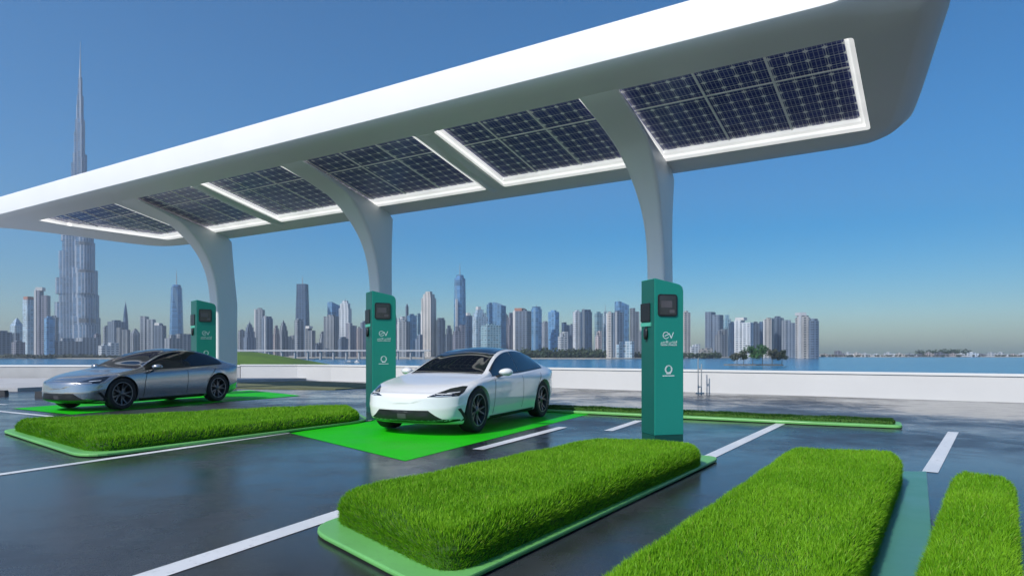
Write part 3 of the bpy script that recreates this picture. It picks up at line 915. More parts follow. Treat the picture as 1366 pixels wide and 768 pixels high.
def make_kiosk(label, W_, D_, H_, loc, rz, mirror=False):
    """local frame: x to the right along the front, -y towards the viewer, origin at the foot of the front left corner"""
    t = thing('charging_kiosk', label, 'charging kiosk', loc, rz, 'green charging kiosks under the canopy')
    k = H_ / 2.44
    bm = bmesh.new()
    prof = fillet([(0, 0.10 * k), (W_, 0.10 * k), (W_, H_ - 0.16 * k), (W_ * 0.92, H_ - 0.085 * k), (0, H_)], [0, 0, 0.04 * k, 0.08 * k, 0.0], 4)
    extr(bm, prof, 0, D_)
    o = obj_bm('cabinet', bm, M['teal'], t, recalc=True); bevel(o, 0.006, 2)
    bm = bmesh.new(); box(bm, 0.003, W_ - 0.003, 0.004, D_ - 0.004, 0, 0.098 * k); obj_bm('plinth', bm, M['teal_base'], t)
    bm = bmesh.new(); box(bm, -0.006, -0.001, 0.008, D_ - 0.012, 0.11 * k, H_ - 0.012 * k); obj_bm('shaded_side', bm, M['teal_shade'], t)  # thin slab carrying the painted shade of the left face
    # screen
    sx0, sx1 = W_ * 0.10, W_ * 0.77
    sz1 = H_ - 0.235 * k; sz0 = sz1 - 0.33 * k
    bm = bmesh.new(); extr(bm, rrect(sx0, sx1, sz0, sz1, 0.045 * k), -0.014, 0.002)
    sc = obj_bm('screen_surround', bm, M['bezel'], t); bevel(sc, 0.004, 2)
    bm = bmesh.new(); extr(bm, rrect(sx0 + 0.022 * k, sx1 - 0.022 * k, sz0 + 0.022 * k, sz1 - 0.022 * k, 0.028 * k), -0.017, -0.0145)
    g = obj_bm('screen', bm, M['screen'], sc)
    bm = bmesh.new(); extr(bm, rrect(sx0 + 0.05 * k, sx1 - 0.09 * k, sz0 + 0.13 * k, sz1 - 0.10 * k, 0.008 * k), -0.0195, -0.0175)
    extr(bm, rrect(sx0 + 0.19 * k, sx1 - 0.05 * k, sz0 + 0.05 * k, sz0 + 0.10 * k, 0.008 * k), -0.0195, -0.0175)
    obj_bm('screen_window', bm, M['screen_panel'], sc)
    # left side: connector holder, mint strip, plug
    y0 = D_ * 0.06; y1 = D_ * 0.72
    bm = bmesh.new(); box(bm, -0.03, -0.0065, y0 + D_ * 0.22, D_ * 0.97, H_ - 0.64 * k, H_ - 0.36 * k)
    o = obj_bm('connector_holder', bm, M['black'], t); bevel(o, 0.012 * k, 2)
    bm = bmesh.new(); box(bm, -0.022, -0.0065, y0 + D_ * 0.16, D_ * 0.97, H_ - 0.71 * k, H_ - 0.655 * k)
    obj_bm('pale_strip', bm, M['mint'], t)
    bm = bmesh.new()
    cyy = (y0 + y1) / 2 + D_ * 0.16
    lathe(bm, [(0.0, -0.11 * k), (0.035 * k, -0.105 * k), (0.052 * k, -0.05 * k), (0.05 * k, 0.03 * k), (0.034 * k, 0.06 * k), (0.0, 0.062 * k)], 14)
    for v in bm.verts: v.co = Vector((v.co.x * .5 - 0.03 * k, v.co.y + cyy, v.co.z + H_ - 0.80 * k))
    pl = obj_bm('plug', bm, M['black'], t, smooth=True)
    bm = bmesh.new(); tube(bm, (-0.025 * k, cyy, H_ - 0.75 * k), (-0.004, cyy, H_ - 0.72 * k), 0.02 * k, n=8); obj_bm('plug_hook', bm, M['black'], pl)
    # lettering: the ev mark, two small lines, the ring emblem
    ex, ez, er = W_ * 0.47, H_ - 0.85 * k, 0.048 * k
    bm = bmesh.new()
    c0 = (ex - 0.04 * k, ez)
    arc = [(c0[0] + er * math.cos(R(a)), c0[1] + er * math.sin(R(a))) for a in range(20, 336, 14)]
    stroke(bm, arc, 0.011 * k, -0.0025, -0.001)
    stroke(bm, [(c0[0] - er * 0.45, c0[1] - 0.012 * k), (c0[0] + er * 0.2, c0[1] + 0.002 * k), (c0[0] + er * 0.94, c0[1] + er * 0.34)], 0.010 * k, -0.0032, -0.0014)
    stroke(bm, [(c0[0] + er * 1.15, ez + 0.03 * k), (c0[0] + er * 1.85, ez - er * 0.9), (c0[0] + er * 2.6, ez + 0.045 * k)], 0.011 * k, -0.0028, -0.0012)
    obj_bm('ev_mark', bm, M['decal'], t, recalc=True)
    ar = '\ufeae\ufec0\ufea7\ufef7\ufe8d \ufee6\ufea3\ufe8e\ufeb8\ufedf\ufe8d'
    for nm, txt, size, zz in (('arabic_line', ar, 0.046 * k, 0.965), ('latin_line', 'GREEN CHARGER', 0.034 * k, 1.005)):
        me = text_mesh(txt, size, nm)
        tl = link(nm, me, M['decal'], t)
        tl.rotation_euler = (PI / 2, 0, 0); tl.location = (W_ * 0.49, -0.002, H_ - zz * k)
    bm = bmesh.new()
    c1 = (W_ * 0.48, H_ - 1.36 * k); rr_ = 0.058 * k
    stroke(bm, [(c1[0] + rr_ * math.cos(R(a)), c1[1] + rr_ * math.sin(R(a))) for a in range(-60, 241, 12)], 0.012 * k, -0.0025, -0.001)
    stroke(bm, [(c1[0] + rr_ * 0.78 * math.cos(R(a)), c1[1] + rr_ * 0.78 * math.sin(R(a))) for a in range(120, 420, 15)], 0.008 * k, -0.003, -0.0012)
    stroke(bm, [(c1[0] - rr_ * 0.55, c1[1] - rr_ * 1.02), (c1[0] + rr_ * 0.55, c1[1] - rr_ * 1.02)], 0.016 * k, -0.0031, -0.0014)
    for s_ in range(11):
        xx = c1[0] - 0.10 * k + 0.0182 * k * s_
        stroke(bm, [(xx, c1[1] - rr_ * 1.62), (xx + 0.0115 * k, c1[1] - rr_ * 1.62)], 0.012 * k, -0.0025, -0.001)
    obj_bm('ring_emblem', bm, M['decal'], t, recalc=True)
    return t
make_kiosk('nearest and tallest looking green charging kiosk, at the end of the front grass bed', 0.49, 0.42, 2.47, (2.15, 10.22, 0), R(17))
make_kiosk('green charging kiosk standing right behind the white car bonnet', 0.54, 0.56, 2.72, (-3.10, 15.05, 0), R(26))
make_kiosk('farthest green charging kiosk, half hidden behind the silver car', 0.58, 0.74, 3.02, (-9.99, 21.5, 0), R(38))

# ------------------------------------------------------------------ cars
def pchip(xs, ys):
    xs = np.array(xs, float); ys = np.array(ys, float)
    o = np.argsort(xs); xs = xs[o]; ys = ys[o]
    h = np.diff(xs); d = np.diff(ys) / h
    m = np.zeros(len(xs))
    m[0], m[-1] = d[0], d[-1]
    for i in range(1, len(xs) - 1):
        if d[i - 1] * d[i] > 0:
            w1 = 2 * h[i] + h[i - 1]; w2 = h[i] + 2 * h[i - 1]
            m[i] = (w1 + w2) / (w1 / d[i - 1] + w2 / d[i])
    def f(x):
        i = int(min(max(np.searchsorted(xs, x) - 1, 0), len(h) - 1))
        t = min(max((x - xs[i]) / h[i], 0), 1)
        return ((1 + 2 * t) * (1 - t) ** 2 * ys[i] + t * (1 - t) ** 2 * h[i] * m[i] + t * t * (3 - 2 * t) * ys[i + 1] + t * t * (t - 1) * h[i] * m[i + 1])
    return f
XF, XR = 2.36, -2.46
def smooth_curve(xs, ys, sg=0.085):
    f = pchip(xs, ys); a, b = min(xs), max(xs); n_ = 600
    g = np.linspace(a, b, n_); v = np.array([f(q) for q in g])
    k = int(3 * sg / (b - a) * n_); w_ = np.exp(-0.5 * (np.arange(-k, k + 1) * (b - a) / n_ / sg) ** 2); w_ /= w_.sum()
    ext = np.concatenate([2 * v[0] - v[k:0:-1], v, 2 * v[-1] - v[-2:-k - 2:-1]])
    v2 = np.convolve(ext, w_, 'valid')
    def h(x):
        p = min(max((x - a) / (b - a), 0), 1) * (n_ - 1); i = min(int(p), n_ - 2); t = p - i
        return float(v2[i] * (1 - t) + v2[i + 1] * t)
    return h
f_top = smooth_curve([2.36, 2.28, 2.15, 1.9, 1.5, 1.15, 0.95, 0.6, 0.2, -0.2, -0.6, -1.0, -1.4, -1.8, -2.15, -2.35, -2.46],
              [0.70, 0.745, 0.785, 0.835, 0.895, 0.945, 0.99, 1.155, 1.325, 1.425, 1.455, 1.43, 1.35, 1.22, 1.09, 1.045, 1.02])
f_belt = smooth_curve([2.36, 2.15, 1.9, 1.5, 1.0, 0.4, -0.4, -1.2, -1.8, -2.2, -2.46], [0.65, 0.725, 0.775, 0.832, 0.885, 0.915, 0.94, 0.975, 0.995, 0.985, 0.96])
f_hw = smooth_curve([2.36, 2.2, 1.95, 1.55, 1.1, 0.4, -0.6, -1.2, -1.6, -2.0, -2.3, -2.46], [0.86, 0.915, 0.95, 0.968, 0.955, 0.945, 0.945, 0.955, 0.972, 0.955, 0.905, 0.85])
f_yr = smooth_curve([2.36, 1.8, 1.3, 1.0, 0.6, 0.2, -0.3, -0.8, -1.3, -1.8, -2.2, -2.46], [0.66, 0.72, 0.76, 0.785, 0.715, 0.635, 0.585, 0.575, 0.575, 0.60, 0.66, 0.68])
f_yb = smooth_curve([2.36, 1.8, 1.0, 0.4, -0.6, -1.4, -1.9, -2.46], [0.80, 0.885, 0.86, 0.842, 0.838, 0.815, 0.80, 0.78])
f_kr = smooth_curve([2.36, 1.5, 1.0, 0.6, 0.0, -1.4, -1.9, -2.46], [0.72, 0.66, 0.70, 0.84, 0.87, 0.86, 0.8, 0.72])
f_bot = smooth_curve([2.36, 2.2, 1.9, 0, -1.9, -2.3, -2.46], [0.24, 0.18, 0.165, 0.165, 0.175, 0.23, 0.30])
def controls(x):
    T, B, H, YR, YB, K, Z0 = f_top(x), f_belt(x), f_hw(x), f_yr(x), f_yb(x), f_kr(x), f_bot(x)
    zr = B + 0.03 + (T - B - 0.03) * K
    zb6 = B + 0.028
    return [(0, Z0), (0.70 * H, Z0), (H - 0.085, Z0 + 0.03), (H - 0.035, Z0 + 0.16), (H - 0.004, 0.50 + 0.1 * (B - 0.75)), (H - 0.006, B - 0.14), (YB + 0.055, B - 0.015),
            (YB, zb6), ((YB + YR) / 2 + 0.012, (zb6 + zr) / 2 + 0.008), (YR, zr), (YR * 0.70, zr + (T - zr) * 0.51), (YR * 0.36, T - (T - zr) * 0.13), (0, T)]
NT = 12
def surf(x, t):
    K = controls(x)
    K = [(-K[1][0], K[1][1])] + K + [(-K[-2][0], K[-2][1])]
    i = min(int(t), NT - 1); f_ = t - i
    p = [np.array(K[i + j]) for j in range(4)]
    q = 0.5 * ((2 * p[1]) + (-p[0] + p[2]) * f_ + (2 * p[0] - 5 * p[1] + 4 * p[2] - p[3]) * f_ ** 2 + (-p[0] + 3 * p[1] - 3 * p[2] + p[3]) * f_ ** 3)
    return bend(x, q[0], q[1])
def sm(t): t = min(max(t, 0), 1); return t * t * (3 - 2 * t)
def bend(x, y, z):
    r = abs(y) / 0.95
    xx = x - 0.36 * sm((x - 1.3) / 1.1) * r ** 2.6 + 0.22 * sm((-x - 1.5) / 0.96) * r ** 2.6
    # nose and tail lean slightly
    if x > 1.9: xx -= 0.10 * sm((x - 1.9) / 0.46) * max(0, (0.42 - z)) * 0.8 + 0.16 * sm((x - 1.9) / 0.46) * max(0, z - 0.45)
    return Vector((xx, y, z))
def car_body_mesh():
    xs = list(np.linspace(XR, -2.1, 14)) + list(np.linspace(-2.1, 1.9, 110))[1:] + list(np.linspace(1.9, XF, 20))[1:]
    ts = []
    for i in range(NT): ts += [i + k / 5 for k in range(5)]
    ts.append(NT)
    bm = bmesh.new(); rings = []
    def ring(x, s=1.0, dx=0.0):
        half = [surf(x, t) for t in ts]
        zc = 0.47 if x > 0 else 0.68
        pts = []
        for p in half: pts.append(p)
        full = pts + [Vector((p.x, -p.y, p.z)) for p in pts[-2:0:-1]]
        out = []
        for p in full:
            # keep the plan curve of the end face when it shrinks
            y = p.y * s; z = zc + (p.z - zc) * s
            q = bend(x, y, z)
            out.append((q.x + dx, y, z))
        return out
    for s, dx in ((0.3, -0.062), (0.62, -0.06), (0.82, -0.055), (0.92, -0.04), (0.975, -0.018)): rings.append(ring(XR, s, dx))
    for x in xs: rings.append(ring(x))
    for s, dx in ((0.985, 0.016), (0.955, 0.034), (0.9, 0.05), (0.8, 0.062), (0.6, 0.07), (0.3, 0.073)): rings.append(ring(XF, s, dx))
    loft(bm, rings)
    bmesh.ops.recalc_face_normals(bm, faces=bm.faces)
    return bm
AX_F, AX_R, WR = 1.5, -1.5, 0.375
_cb = car_body_mesh()
CAR_BVH = BVHTree.FromBMesh(_cb)
_me = bpy.data.meshes.new('body'); _cb.to_mesh(_me); _cb.free()
_me.polygons.foreach_set('use_smooth', [True] * len(_me.polygons))
_tmp = bpy.data.objects.new('tmp_body', _me); C.objects.link(_tmp)
cut = bmesh.new()
for ax in (AX_F, AX_R):
    for s in (-1, 1):
        n_ = 48
        r0 = [(ax + 0.425 * math.cos(2 * PI * k / n_), s * 0.60, WR + 0.005 + 0.42 * math.sin(2 * PI * k / n_)) for k in range(n_)]
        r1 = [(p[0], s * 1.3, p[2]) for p in r0]
        loft(cut, [r0, r1])
bmesh.ops.recalc_face_normals(cut, faces=cut.faces)
_cm = bpy.data.meshes.new('cut'); cut.to_mesh(_cm); cut.free()
_co = bpy.data.objects.new('tmp_cut', _cm); C.objects.link(_co)
md = _tmp.modifiers.new('b', 'BOOLEAN'); md.operation = 'DIFFERENCE'; md.object = _co; md.solver = 'EXACT'
dg = bpy.context.evaluated_depsgraph_get()
BODY = bpy.data.meshes.new_from_object(_tmp.evaluated_get(dg)); BODY.name = 'body'
bpy.data.objects.remove(_tmp); bpy.data.objects.remove(_co)
BODY.polygons.foreach_set('use_smooth', [True] * len(BODY.polygons))
BODY.set_sharp_from_angle(angle=R(40))

def param_patch(xlo, xhi, t0, t1, nx=60, ntt=10, off=0.004, both=False, thick=True):
    """strip of the body surface lifted a few millimetres; t0, t1, may be functions of x"""
    bm = bmesh.new()
    t0f = t0 if callable(t0) else (lambda x: t0); t1f = t1 if callable(t1) else (lambda x: t1)
    rows = []
    for i in range(nx + 1):
        x = xlo + (xhi - xlo) * i / nx
        row = []
        a, b = t0f(x), t1f(x)
        tl = [a + (b - a) * j / ntt for j in range(ntt + 1)]
        pts = [(surf(x, t), t) for t in tl]
        if both: pts = pts + [(Vector((p.x, -p.y, p.z)), -t) for p, t in pts[-2::-1]]
        for p, t in pts:
            ta = abs(t); e = 0.02; sgn = -1 if t < 0 else 1
            dx_ = surf(min(x + e, XF), ta) - surf(max(x - e, XR), ta); dt = surf(x, min(ta + e, NT)) - surf(x, max(ta - e, 0))
            nrm = dx_.cross(dt)
            if sgn < 0: nrm.y = -nrm.y
            if ta > NT - 0.03: nrm = Vector((nrm.x, 0, nrm.z))
            nrm.normalize()
            c = Vector((0, 0, 0.6))
            if nrm.dot(Vector((0, p.y, p.z)) - c) < 0: nrm = -nrm
            row.append(bm.verts.new(p + nrm * off))
        rows.append(row)
    for a, b in zip(rows[:-1], rows[1:]):
        for j in range(len(a) - 1): bm.faces.new((a[j], a[j + 1], b[j + 1], b[j]))
    return bm
def mirror_bm(bm):
    b2 = bm.copy()
    for v in b2.verts: v.co.y = -v.co.y
    bmesh.ops.reverse_faces(b2, faces=b2.faces)
    return b2
def project(poly, az, off=0.004, step=0.025, dz=0.0):
    """polygon (a, z) seen along a horizontal direction az (0 = from the front, 90 = from the left) laid on the body"""
    d = Vector((math.cos(R(az)), math.sin(R(az)), 0)); A = Vector((-math.sin(R(az)), math.cos(R(az)), 0))
    dense = []
    for i in range(len(poly)):
        p, q = poly[i], poly[(i + 1) % len(poly)]
        L = math.dist(p, q); k = max(1, int(L / step))
        for j in range(k): dense.append((p[0] + (q[0] - p[0]) * j / k, p[1] + (q[1] - p[1]) * j / k))
    n0 = len(dense)
    xs = [p[0] for p in dense]; zs = [p[1] for p in dense]
    gx = np.arange(min(xs) + step / 2, max(xs), step); gz = np.arange(min(zs) + step / 2, max(zs), step)
    pts = np.array([(x, z) for x in gx for z in gz]) if len(gx) and len(gz) else np.zeros((0, 2))
    if len(pts): pts = pts[inside(dense, pts)]
    # keep grid points away from the outline
    allp = [Vector(p) for p in dense]
    for p in pts:
        if min((p[0] - q[0]) ** 2 + (p[1] - q[1]) ** 2 for q in dense) > (step * 0.45) ** 2: allp.append(Vector(p))
    vc, ed, fc, _, _, _ = delaunay_2d_cdt(allp, [], [list(range(n0))], 1, 1e-5)
    bm = bmesh.new(); vv = []
    for p in vc:
        o = A * p[0] + Vector((0, 0, p[1])) + d * 6
        hit, nrm, _, _ = CAR_BVH.ray_cast(o, -d)
        if hit is None: vv.append(None)
        else: vv.append(bm.verts.new(hit + d * off))
    for f in fc:
        q = [vv[i] for i in f]
        if all(x is not None for x in q):
            try: bm.faces.new(q)
            except ValueError: pass
    bmesh.ops.recalc_face_normals(bm, faces=bm.faces)
    if len(bm.faces) and sum(f.normal.dot(d) for f in bm.faces) < 0: bmesh.ops.reverse_faces(bm, faces=bm.faces)
    return bm
def keep(name, bm, smooth=True):
    me = bpy.data.meshes.new(name); bm.to_mesh(me); bm.free()
    if smooth: me.polygons.foreach_set('use_smooth', [True] * len(me.polygons))
    return me

# ---- the parts of the car, made once
def wtop(x): return 8.86
def wbot(x): return 7.06
CAR = []     # (name, mesh, material key, parent index or None)
glassx = (0.86, -1.78)
def side_lo(x): return 7.08
def side_hi(x):
    q = 8.88
    if x < -1.2: q = 8.88 - 0.0 * (x + 1.2)
    if x < -1.45: q = 7.08 + (8.88 - 7.08) * max(0.02, 1 - ((-1.45 - x) / 0.36) ** 2) ** 0.5
    return q
for nm, (xa, xb) in (('front_side_window', (-0.40, 0.80)), ('rear_side_window', (-1.80, -0.43))):
    bm = param_patch(xa, xb, side_lo, side_hi, 50, 8)
    CAR.append((nm, keep(nm, mirror_bm(bm)), 'glass', None)); CAR.append((nm, keep(nm, bm), 'glass', None))
bm = param_patch(-0.425, -0.405, side_lo, side_hi, 1, 8, 0.006); CAR.append(('door_pillar', keep('door_pillar', mirror_bm(bm)), 'black', None)); CAR.append(('door_pillar', keep('door_pillar', bm), 'black', None))
# thin dark surround under the side glass
bm = param_patch(-1.74, 0.86, 6.93, 7.07, 60, 2, 0.004); CAR.append(('window_trim', keep('window_trim', mirror_bm(bm)), 'black', None)); CAR.append(('window_trim', keep('window_trim', bm), 'black', None))
CAR.append(('windscreen', keep('windscreen', param_patch(0.12, 0.98, 9.28, NT, 40, 14, 0.004, True)), 'glass', None))
CAR.append(('glass_roof', keep('glass_roof', param_patch(-1.22, 0.10, 9.28, NT, 50, 14, 0.004, True)), 'glass', None))
CAR.append(('rear_window', keep('rear_window', param_patch(-2.0, -1.25, 9.28, NT, 40, 14, 0.004, True)), 'glass', None))
# headlights
HL = [(-1.12, 0.640), (-0.88, 0.640), (-0.60, 0.652), (-0.50, 0.705), (-0.41, 0.800), (-0.50, 0.802), (-0.70, 0.770), (-0.94, 0.70)]
hl = project(HL, 38, 0.004); HLm = mirror_bm(hl)
LED = [(-0.80, 0.690), (-0.58, 0.708), (-0.55, 0.722), (-0.78, 0.704)]
LED2 = [(-1.00, 0.648), (-0.72, 0.654), (-0.72, 0.662), (-0.96, 0.658)]
ld1 = project(LED, 38, 0.007, 0.012); ld2 = project(LED2, 38, 0.007, 0.008)
for a_, b_, c_ in ((hl, ld1, ld2), (HLm, mirror_bm(ld1), mirror_bm(ld2))):
    CAR.append(('headlight', keep('headlight', a_), 'lamp', None)); k0 = len(CAR) - 1
    CAR.append(('lamp_strip', keep('lamp_strip', b_), 'led', k0)); CAR.append(('lamp_strip', keep('lamp_strip', c_), 'led', k0))
# lower grille with thin wings, bumper slits
G = [(-0.84, 0.245), (-0.64, 0.215), (0.64, 0.215), (0.84, 0.245), (0.84, 0.275), (0.66, 0.285), (0.56, 0.345), (0.46, 0.425), (-0.46, 0.425), (-0.56, 0.345), (-0.66, 0.285), (-0.84, 0.275)]
CAR.append(('grille', keep('grille', project(G, 0, 0.004)), 'black', None)); k0 = len(CAR) - 1
bm = bmesh.new(); 
CAR.append(('radar_cover', keep('radar_cover', project([(-0.08, 0.29), (0.08, 0.29), (0.08, 0.37), (-0.08, 0.37)], 0, 0.009)), 'plate', k0))
SLT = [(-0.62, 0.44), (-0.56, 0.455), (-0.52, 0.40), (-0.44, 0.30), (-0.47, 0.25), (-0.56, 0.235), (-0.50, 0.285), (-0.565, 0.38)]
bm = project(SLT, 38, 0.0055, 0.02); CAR.append(('air_slit', keep('air_slit', mirror_bm(bm)), 'black', None)); CAR.append(('air_slit', keep('air_slit', bm), 'black', None))
# sill and panel gaps
for y_s in (1, -1):
    bm = param_patch(-1.02, 1.02, 1.6, 2.5, 40, 5, 0.003)
    CAR.append(('sill_trim', keep('sill_trim', bm if y_s > 0 else mirror_bm(bm)), 'black', None))
    for pl in ([(-0.92, 0.28), (-0.905, 0.28), (-0.885, 0.62), (-0.80, 0.90), (-0.815, 0.90), (-0.90, 0.62)],
               [(0.40, 0.30), (0.412, 0.30), (0.44, 0.62), (0.445, 0.91), (0.433, 0.91), (0.428, 0.62)],
               [(1.06, 0.55), (1.07, 0.55), (1.30, 0.80), (1.42, 0.93), (1.41, 0.94), (1.28, 0.805)]):
        b1 = project(pl, 90, 0.0025, 0.04)
        CAR.append(('door_gap', keep('door_gap', b1 if y_s > 0 else mirror_bm(b1)), 'seam', None))
    hb = bmesh.new()
    for xx in (0.22, 1.18):
        b1 = project([(xx, 0.765), (xx + 0.2, 0.772), (xx + 0.2, 0.79), (xx, 0.783)], 90, 0.006, 0.04)
        m1 = bpy.data.meshes.new('t'); b1.to_mesh(m1); b1.free()
        CAR.append(('door_handle', None, 'body', None) if False else ('door_handle', m1 if y_s > 0 else keep('door_handle', (lambda q: (q.from_mesh(m1), mirror_bm(q))[1])(bmesh.new())), 'body', None))
# bonnet shut line
bm = param_patch(1.02, 1.032, 9.5, NT, 1, 12, 0.003, True); CAR.append(('bonnet_gap', keep('bonnet_gap', bm), 'seam', None))
# mirrors
for s in (1, -1):
    bm = bmesh.new()
    bmesh.ops.create_uvsphere(bm, u_segments=20, v_segments=12, radius=1)
    for v in bm.verts:
        x, y, z = v.co
        if x < -0.35: x = -0.35 + (x + 0.35) * 0.15
        v.co = Vector((0.62 + 0.105 * x - 0.02 * y, s * (1.035 + 0.125 * y), 1.0 + 0.068 * z * (1 + 0.15 * y)))
    CAR.append(('wing_mirror', keep('wing_mirror', bm), 'body', None)); k0 = len(CAR) - 1
    bm = bmesh.new(); rings = []
    for t_ in (0, 0.5, 1):
        y = 0.86 + 0.14 * t_; z = 0.915 + 0.045 * t_
        rings.append([(0.62 + dx, s * y, z + dz) for dx, dz in ((-0.05, -0.018), (0.06, -0.018), (0.06, 0.018), (-0.05, 0.018))])
    loft(bm, rings); bmesh.ops.recalc_face_normals(bm, faces=bm.faces)
    CAR.append(('mirror_stalk', keep('mirror_stalk', bm, False), 'black', k0))
# tail light bar
CAR.append(('tail_light', keep('tail_light', project([(-0.74, 0.86), (0.74, 0.86), (0.78, 0.90), (-0.78, 0.90)], 180, 0.004)), 'tail', None))
M['tail'] = simple('red_lamp', (0.25, 0.01, 0.01), 0.15, coat=1.0)
# underbody pan so that light does not pass
bm = bmesh.new(); box(bm, -1.95, 1.95, -0.58, 0.58, 0.19, 0.30); CAR.append(('underbody', keep('underbody', bm, False), 'black', None))

# wheel: tyre, rim, disc (axis along +y, outer face at +y)
def wheel_meshes():
    bm = bmesh.new()
    r = WR
    lathe(bm, [(0.265, -0.115), (0.30, -0.125), (r - 0.03, -0.128), (r - 0.008, -0.112), (r, -0.08), (r, 0.08), (r - 0.008, 0.112), (r - 0.03, 0.126), (0.30, 0.122), (0.268, 0.112), (0.262, 0.09), (0.262, -0.09), (0.265, -0.115)], 56, 'y')
    bmesh.ops.remove_doubles(bm, verts=bm.verts, dist=1e-5); bmesh.ops.recalc_face_normals(bm, faces=bm.faces)
    ty = keep('tyre', bm)
    bm = bmesh.new()
    lathe(bm, [(0.275, 0.112), (0.268, 0.118), (0.255, 0.112), (0.250, 0.06), (0.245, -0.09)], 56, 'y')
    # five split spokes
    for q in range(5):
        for sgn in (-1, 1):
            a0 = 2 * PI * q / 5 + sgn * 0.10; a1 = 2 * PI * q / 5 + sgn * 0.27
            rows = []
            for k in range(6):
                t_ = k / 5; rr = 0.045 + (0.258 - 0.045) * t_; a = a0 + (a1 - a0) * t_
                wd = 0.024 - 0.004 * t_; y = 0.085 + 0.020 * t_ - 0.015 * math.sin(PI * t_)
                c = Vector((rr * math.cos(a), 0, rr * math.sin(a))); tn = Vector((-math.sin(a), 0, math.cos(a)))
                rows.append([c - tn * wd + Vector((0, y - 0.03, 0)), c - tn * wd * 0.7 + Vector((0, y, 0)), c + tn * wd * 0.7 + Vector((0, y, 0)), c + tn * wd + Vector((0, y - 0.03, 0))])
            loft(bm, rows)
    lathe(bm, [(0.0, 0.098), (0.04, 0.096), (0.062, 0.085), (0.066, 0.05)], 20, 'y')
    bmesh.ops.recalc_face_normals(bm, faces=bm.faces)
    rim = keep('rim', bm); rim.set_sharp_from_angle(angle=R(30))
    bm = bmesh.new(); lathe(bm, [(0.272, 0.1195), (0.266, 0.1215), (0.256, 0.1195)], 56, 'y'); bmesh.ops.recalc_face_normals(bm, faces=bm.faces); lip = keep('rim_lip', bm)
    bm = bmesh.new(); lathe(bm, [(0.0, 0.02), (0.17, 0.02), (0.17, -0.01), (0.0, -0.01)], 32, 'y')
    box(bm, -0.2, -0.1, -0.03, 0.035, 0.02, 0.16)
    bmesh.ops.recalc_face_normals(bm, faces=bm.faces)
    disc = keep('brake_disc', bm, False)
    bm = bmesh.new(); lathe(bm, [(0.0, -0.06), (0.25, -0.06)], 32, 'y'); back_ = keep('wheel_back', bm, False)
    return ty, rim, lip, disc, back_
TY, RIM, LIP, DISC, WBACK = wheel_meshes()

def make_car(label, loc, heading, paint_key):
    t = thing('parked_car', label, 'car', (loc[0], loc[1], 0), math.atan2(heading[1], heading[0]), 'electric cars parked in the green bays')
    body = BODY.copy() if BODY.users else BODY
    link('car_body', body, M[paint_key], t)
    made = []
    for nm, me, mk, par in CAR:
        me = me.copy()
        o = link(nm, me, M[paint_key if mk == 'body' else mk], t if par is None else made[par])
        made.append(o)
    for ax, steer in ((AX_F, 0.0), (AX_R, 0.0)):
        for s in (1, -1):
            wv = bpy.data.objects.new('wheel', None); C.objects.link(wv); wv.parent = t
            wv.location = (ax, s * 0.815, WR + 0.012); wv.rotation_euler = (0, 0.35 * ax, 0 if s > 0 else PI)
            for nm, me, mk in (('tyre', TY, 'tyre'), ('rim', RIM, 'rim'), ('rim_lip', LIP, 'rim_edge'), ('brake_disc', DISC, 'disc'), ('wheel_back', WBACK, 'black')):
                link(nm, me, None, wv)
    return t
for me, mk in ((TY, 'tyre'), (RIM, 'rim'), (LIP, 'rim_edge'), (DISC, 'disc'), (WBACK, 'black')): me.materials.append(M[mk])
make_car('glossy white electric saloon with black glass roof parked on the middle green bay', (-0.81, 13.16), (-0.40, -0.916), 'paint_white')
make_car('silver grey electric saloon parked at left beside the broad grass bed', (-9.49, 17.63), (-0.34, -0.94), 'paint_silver')

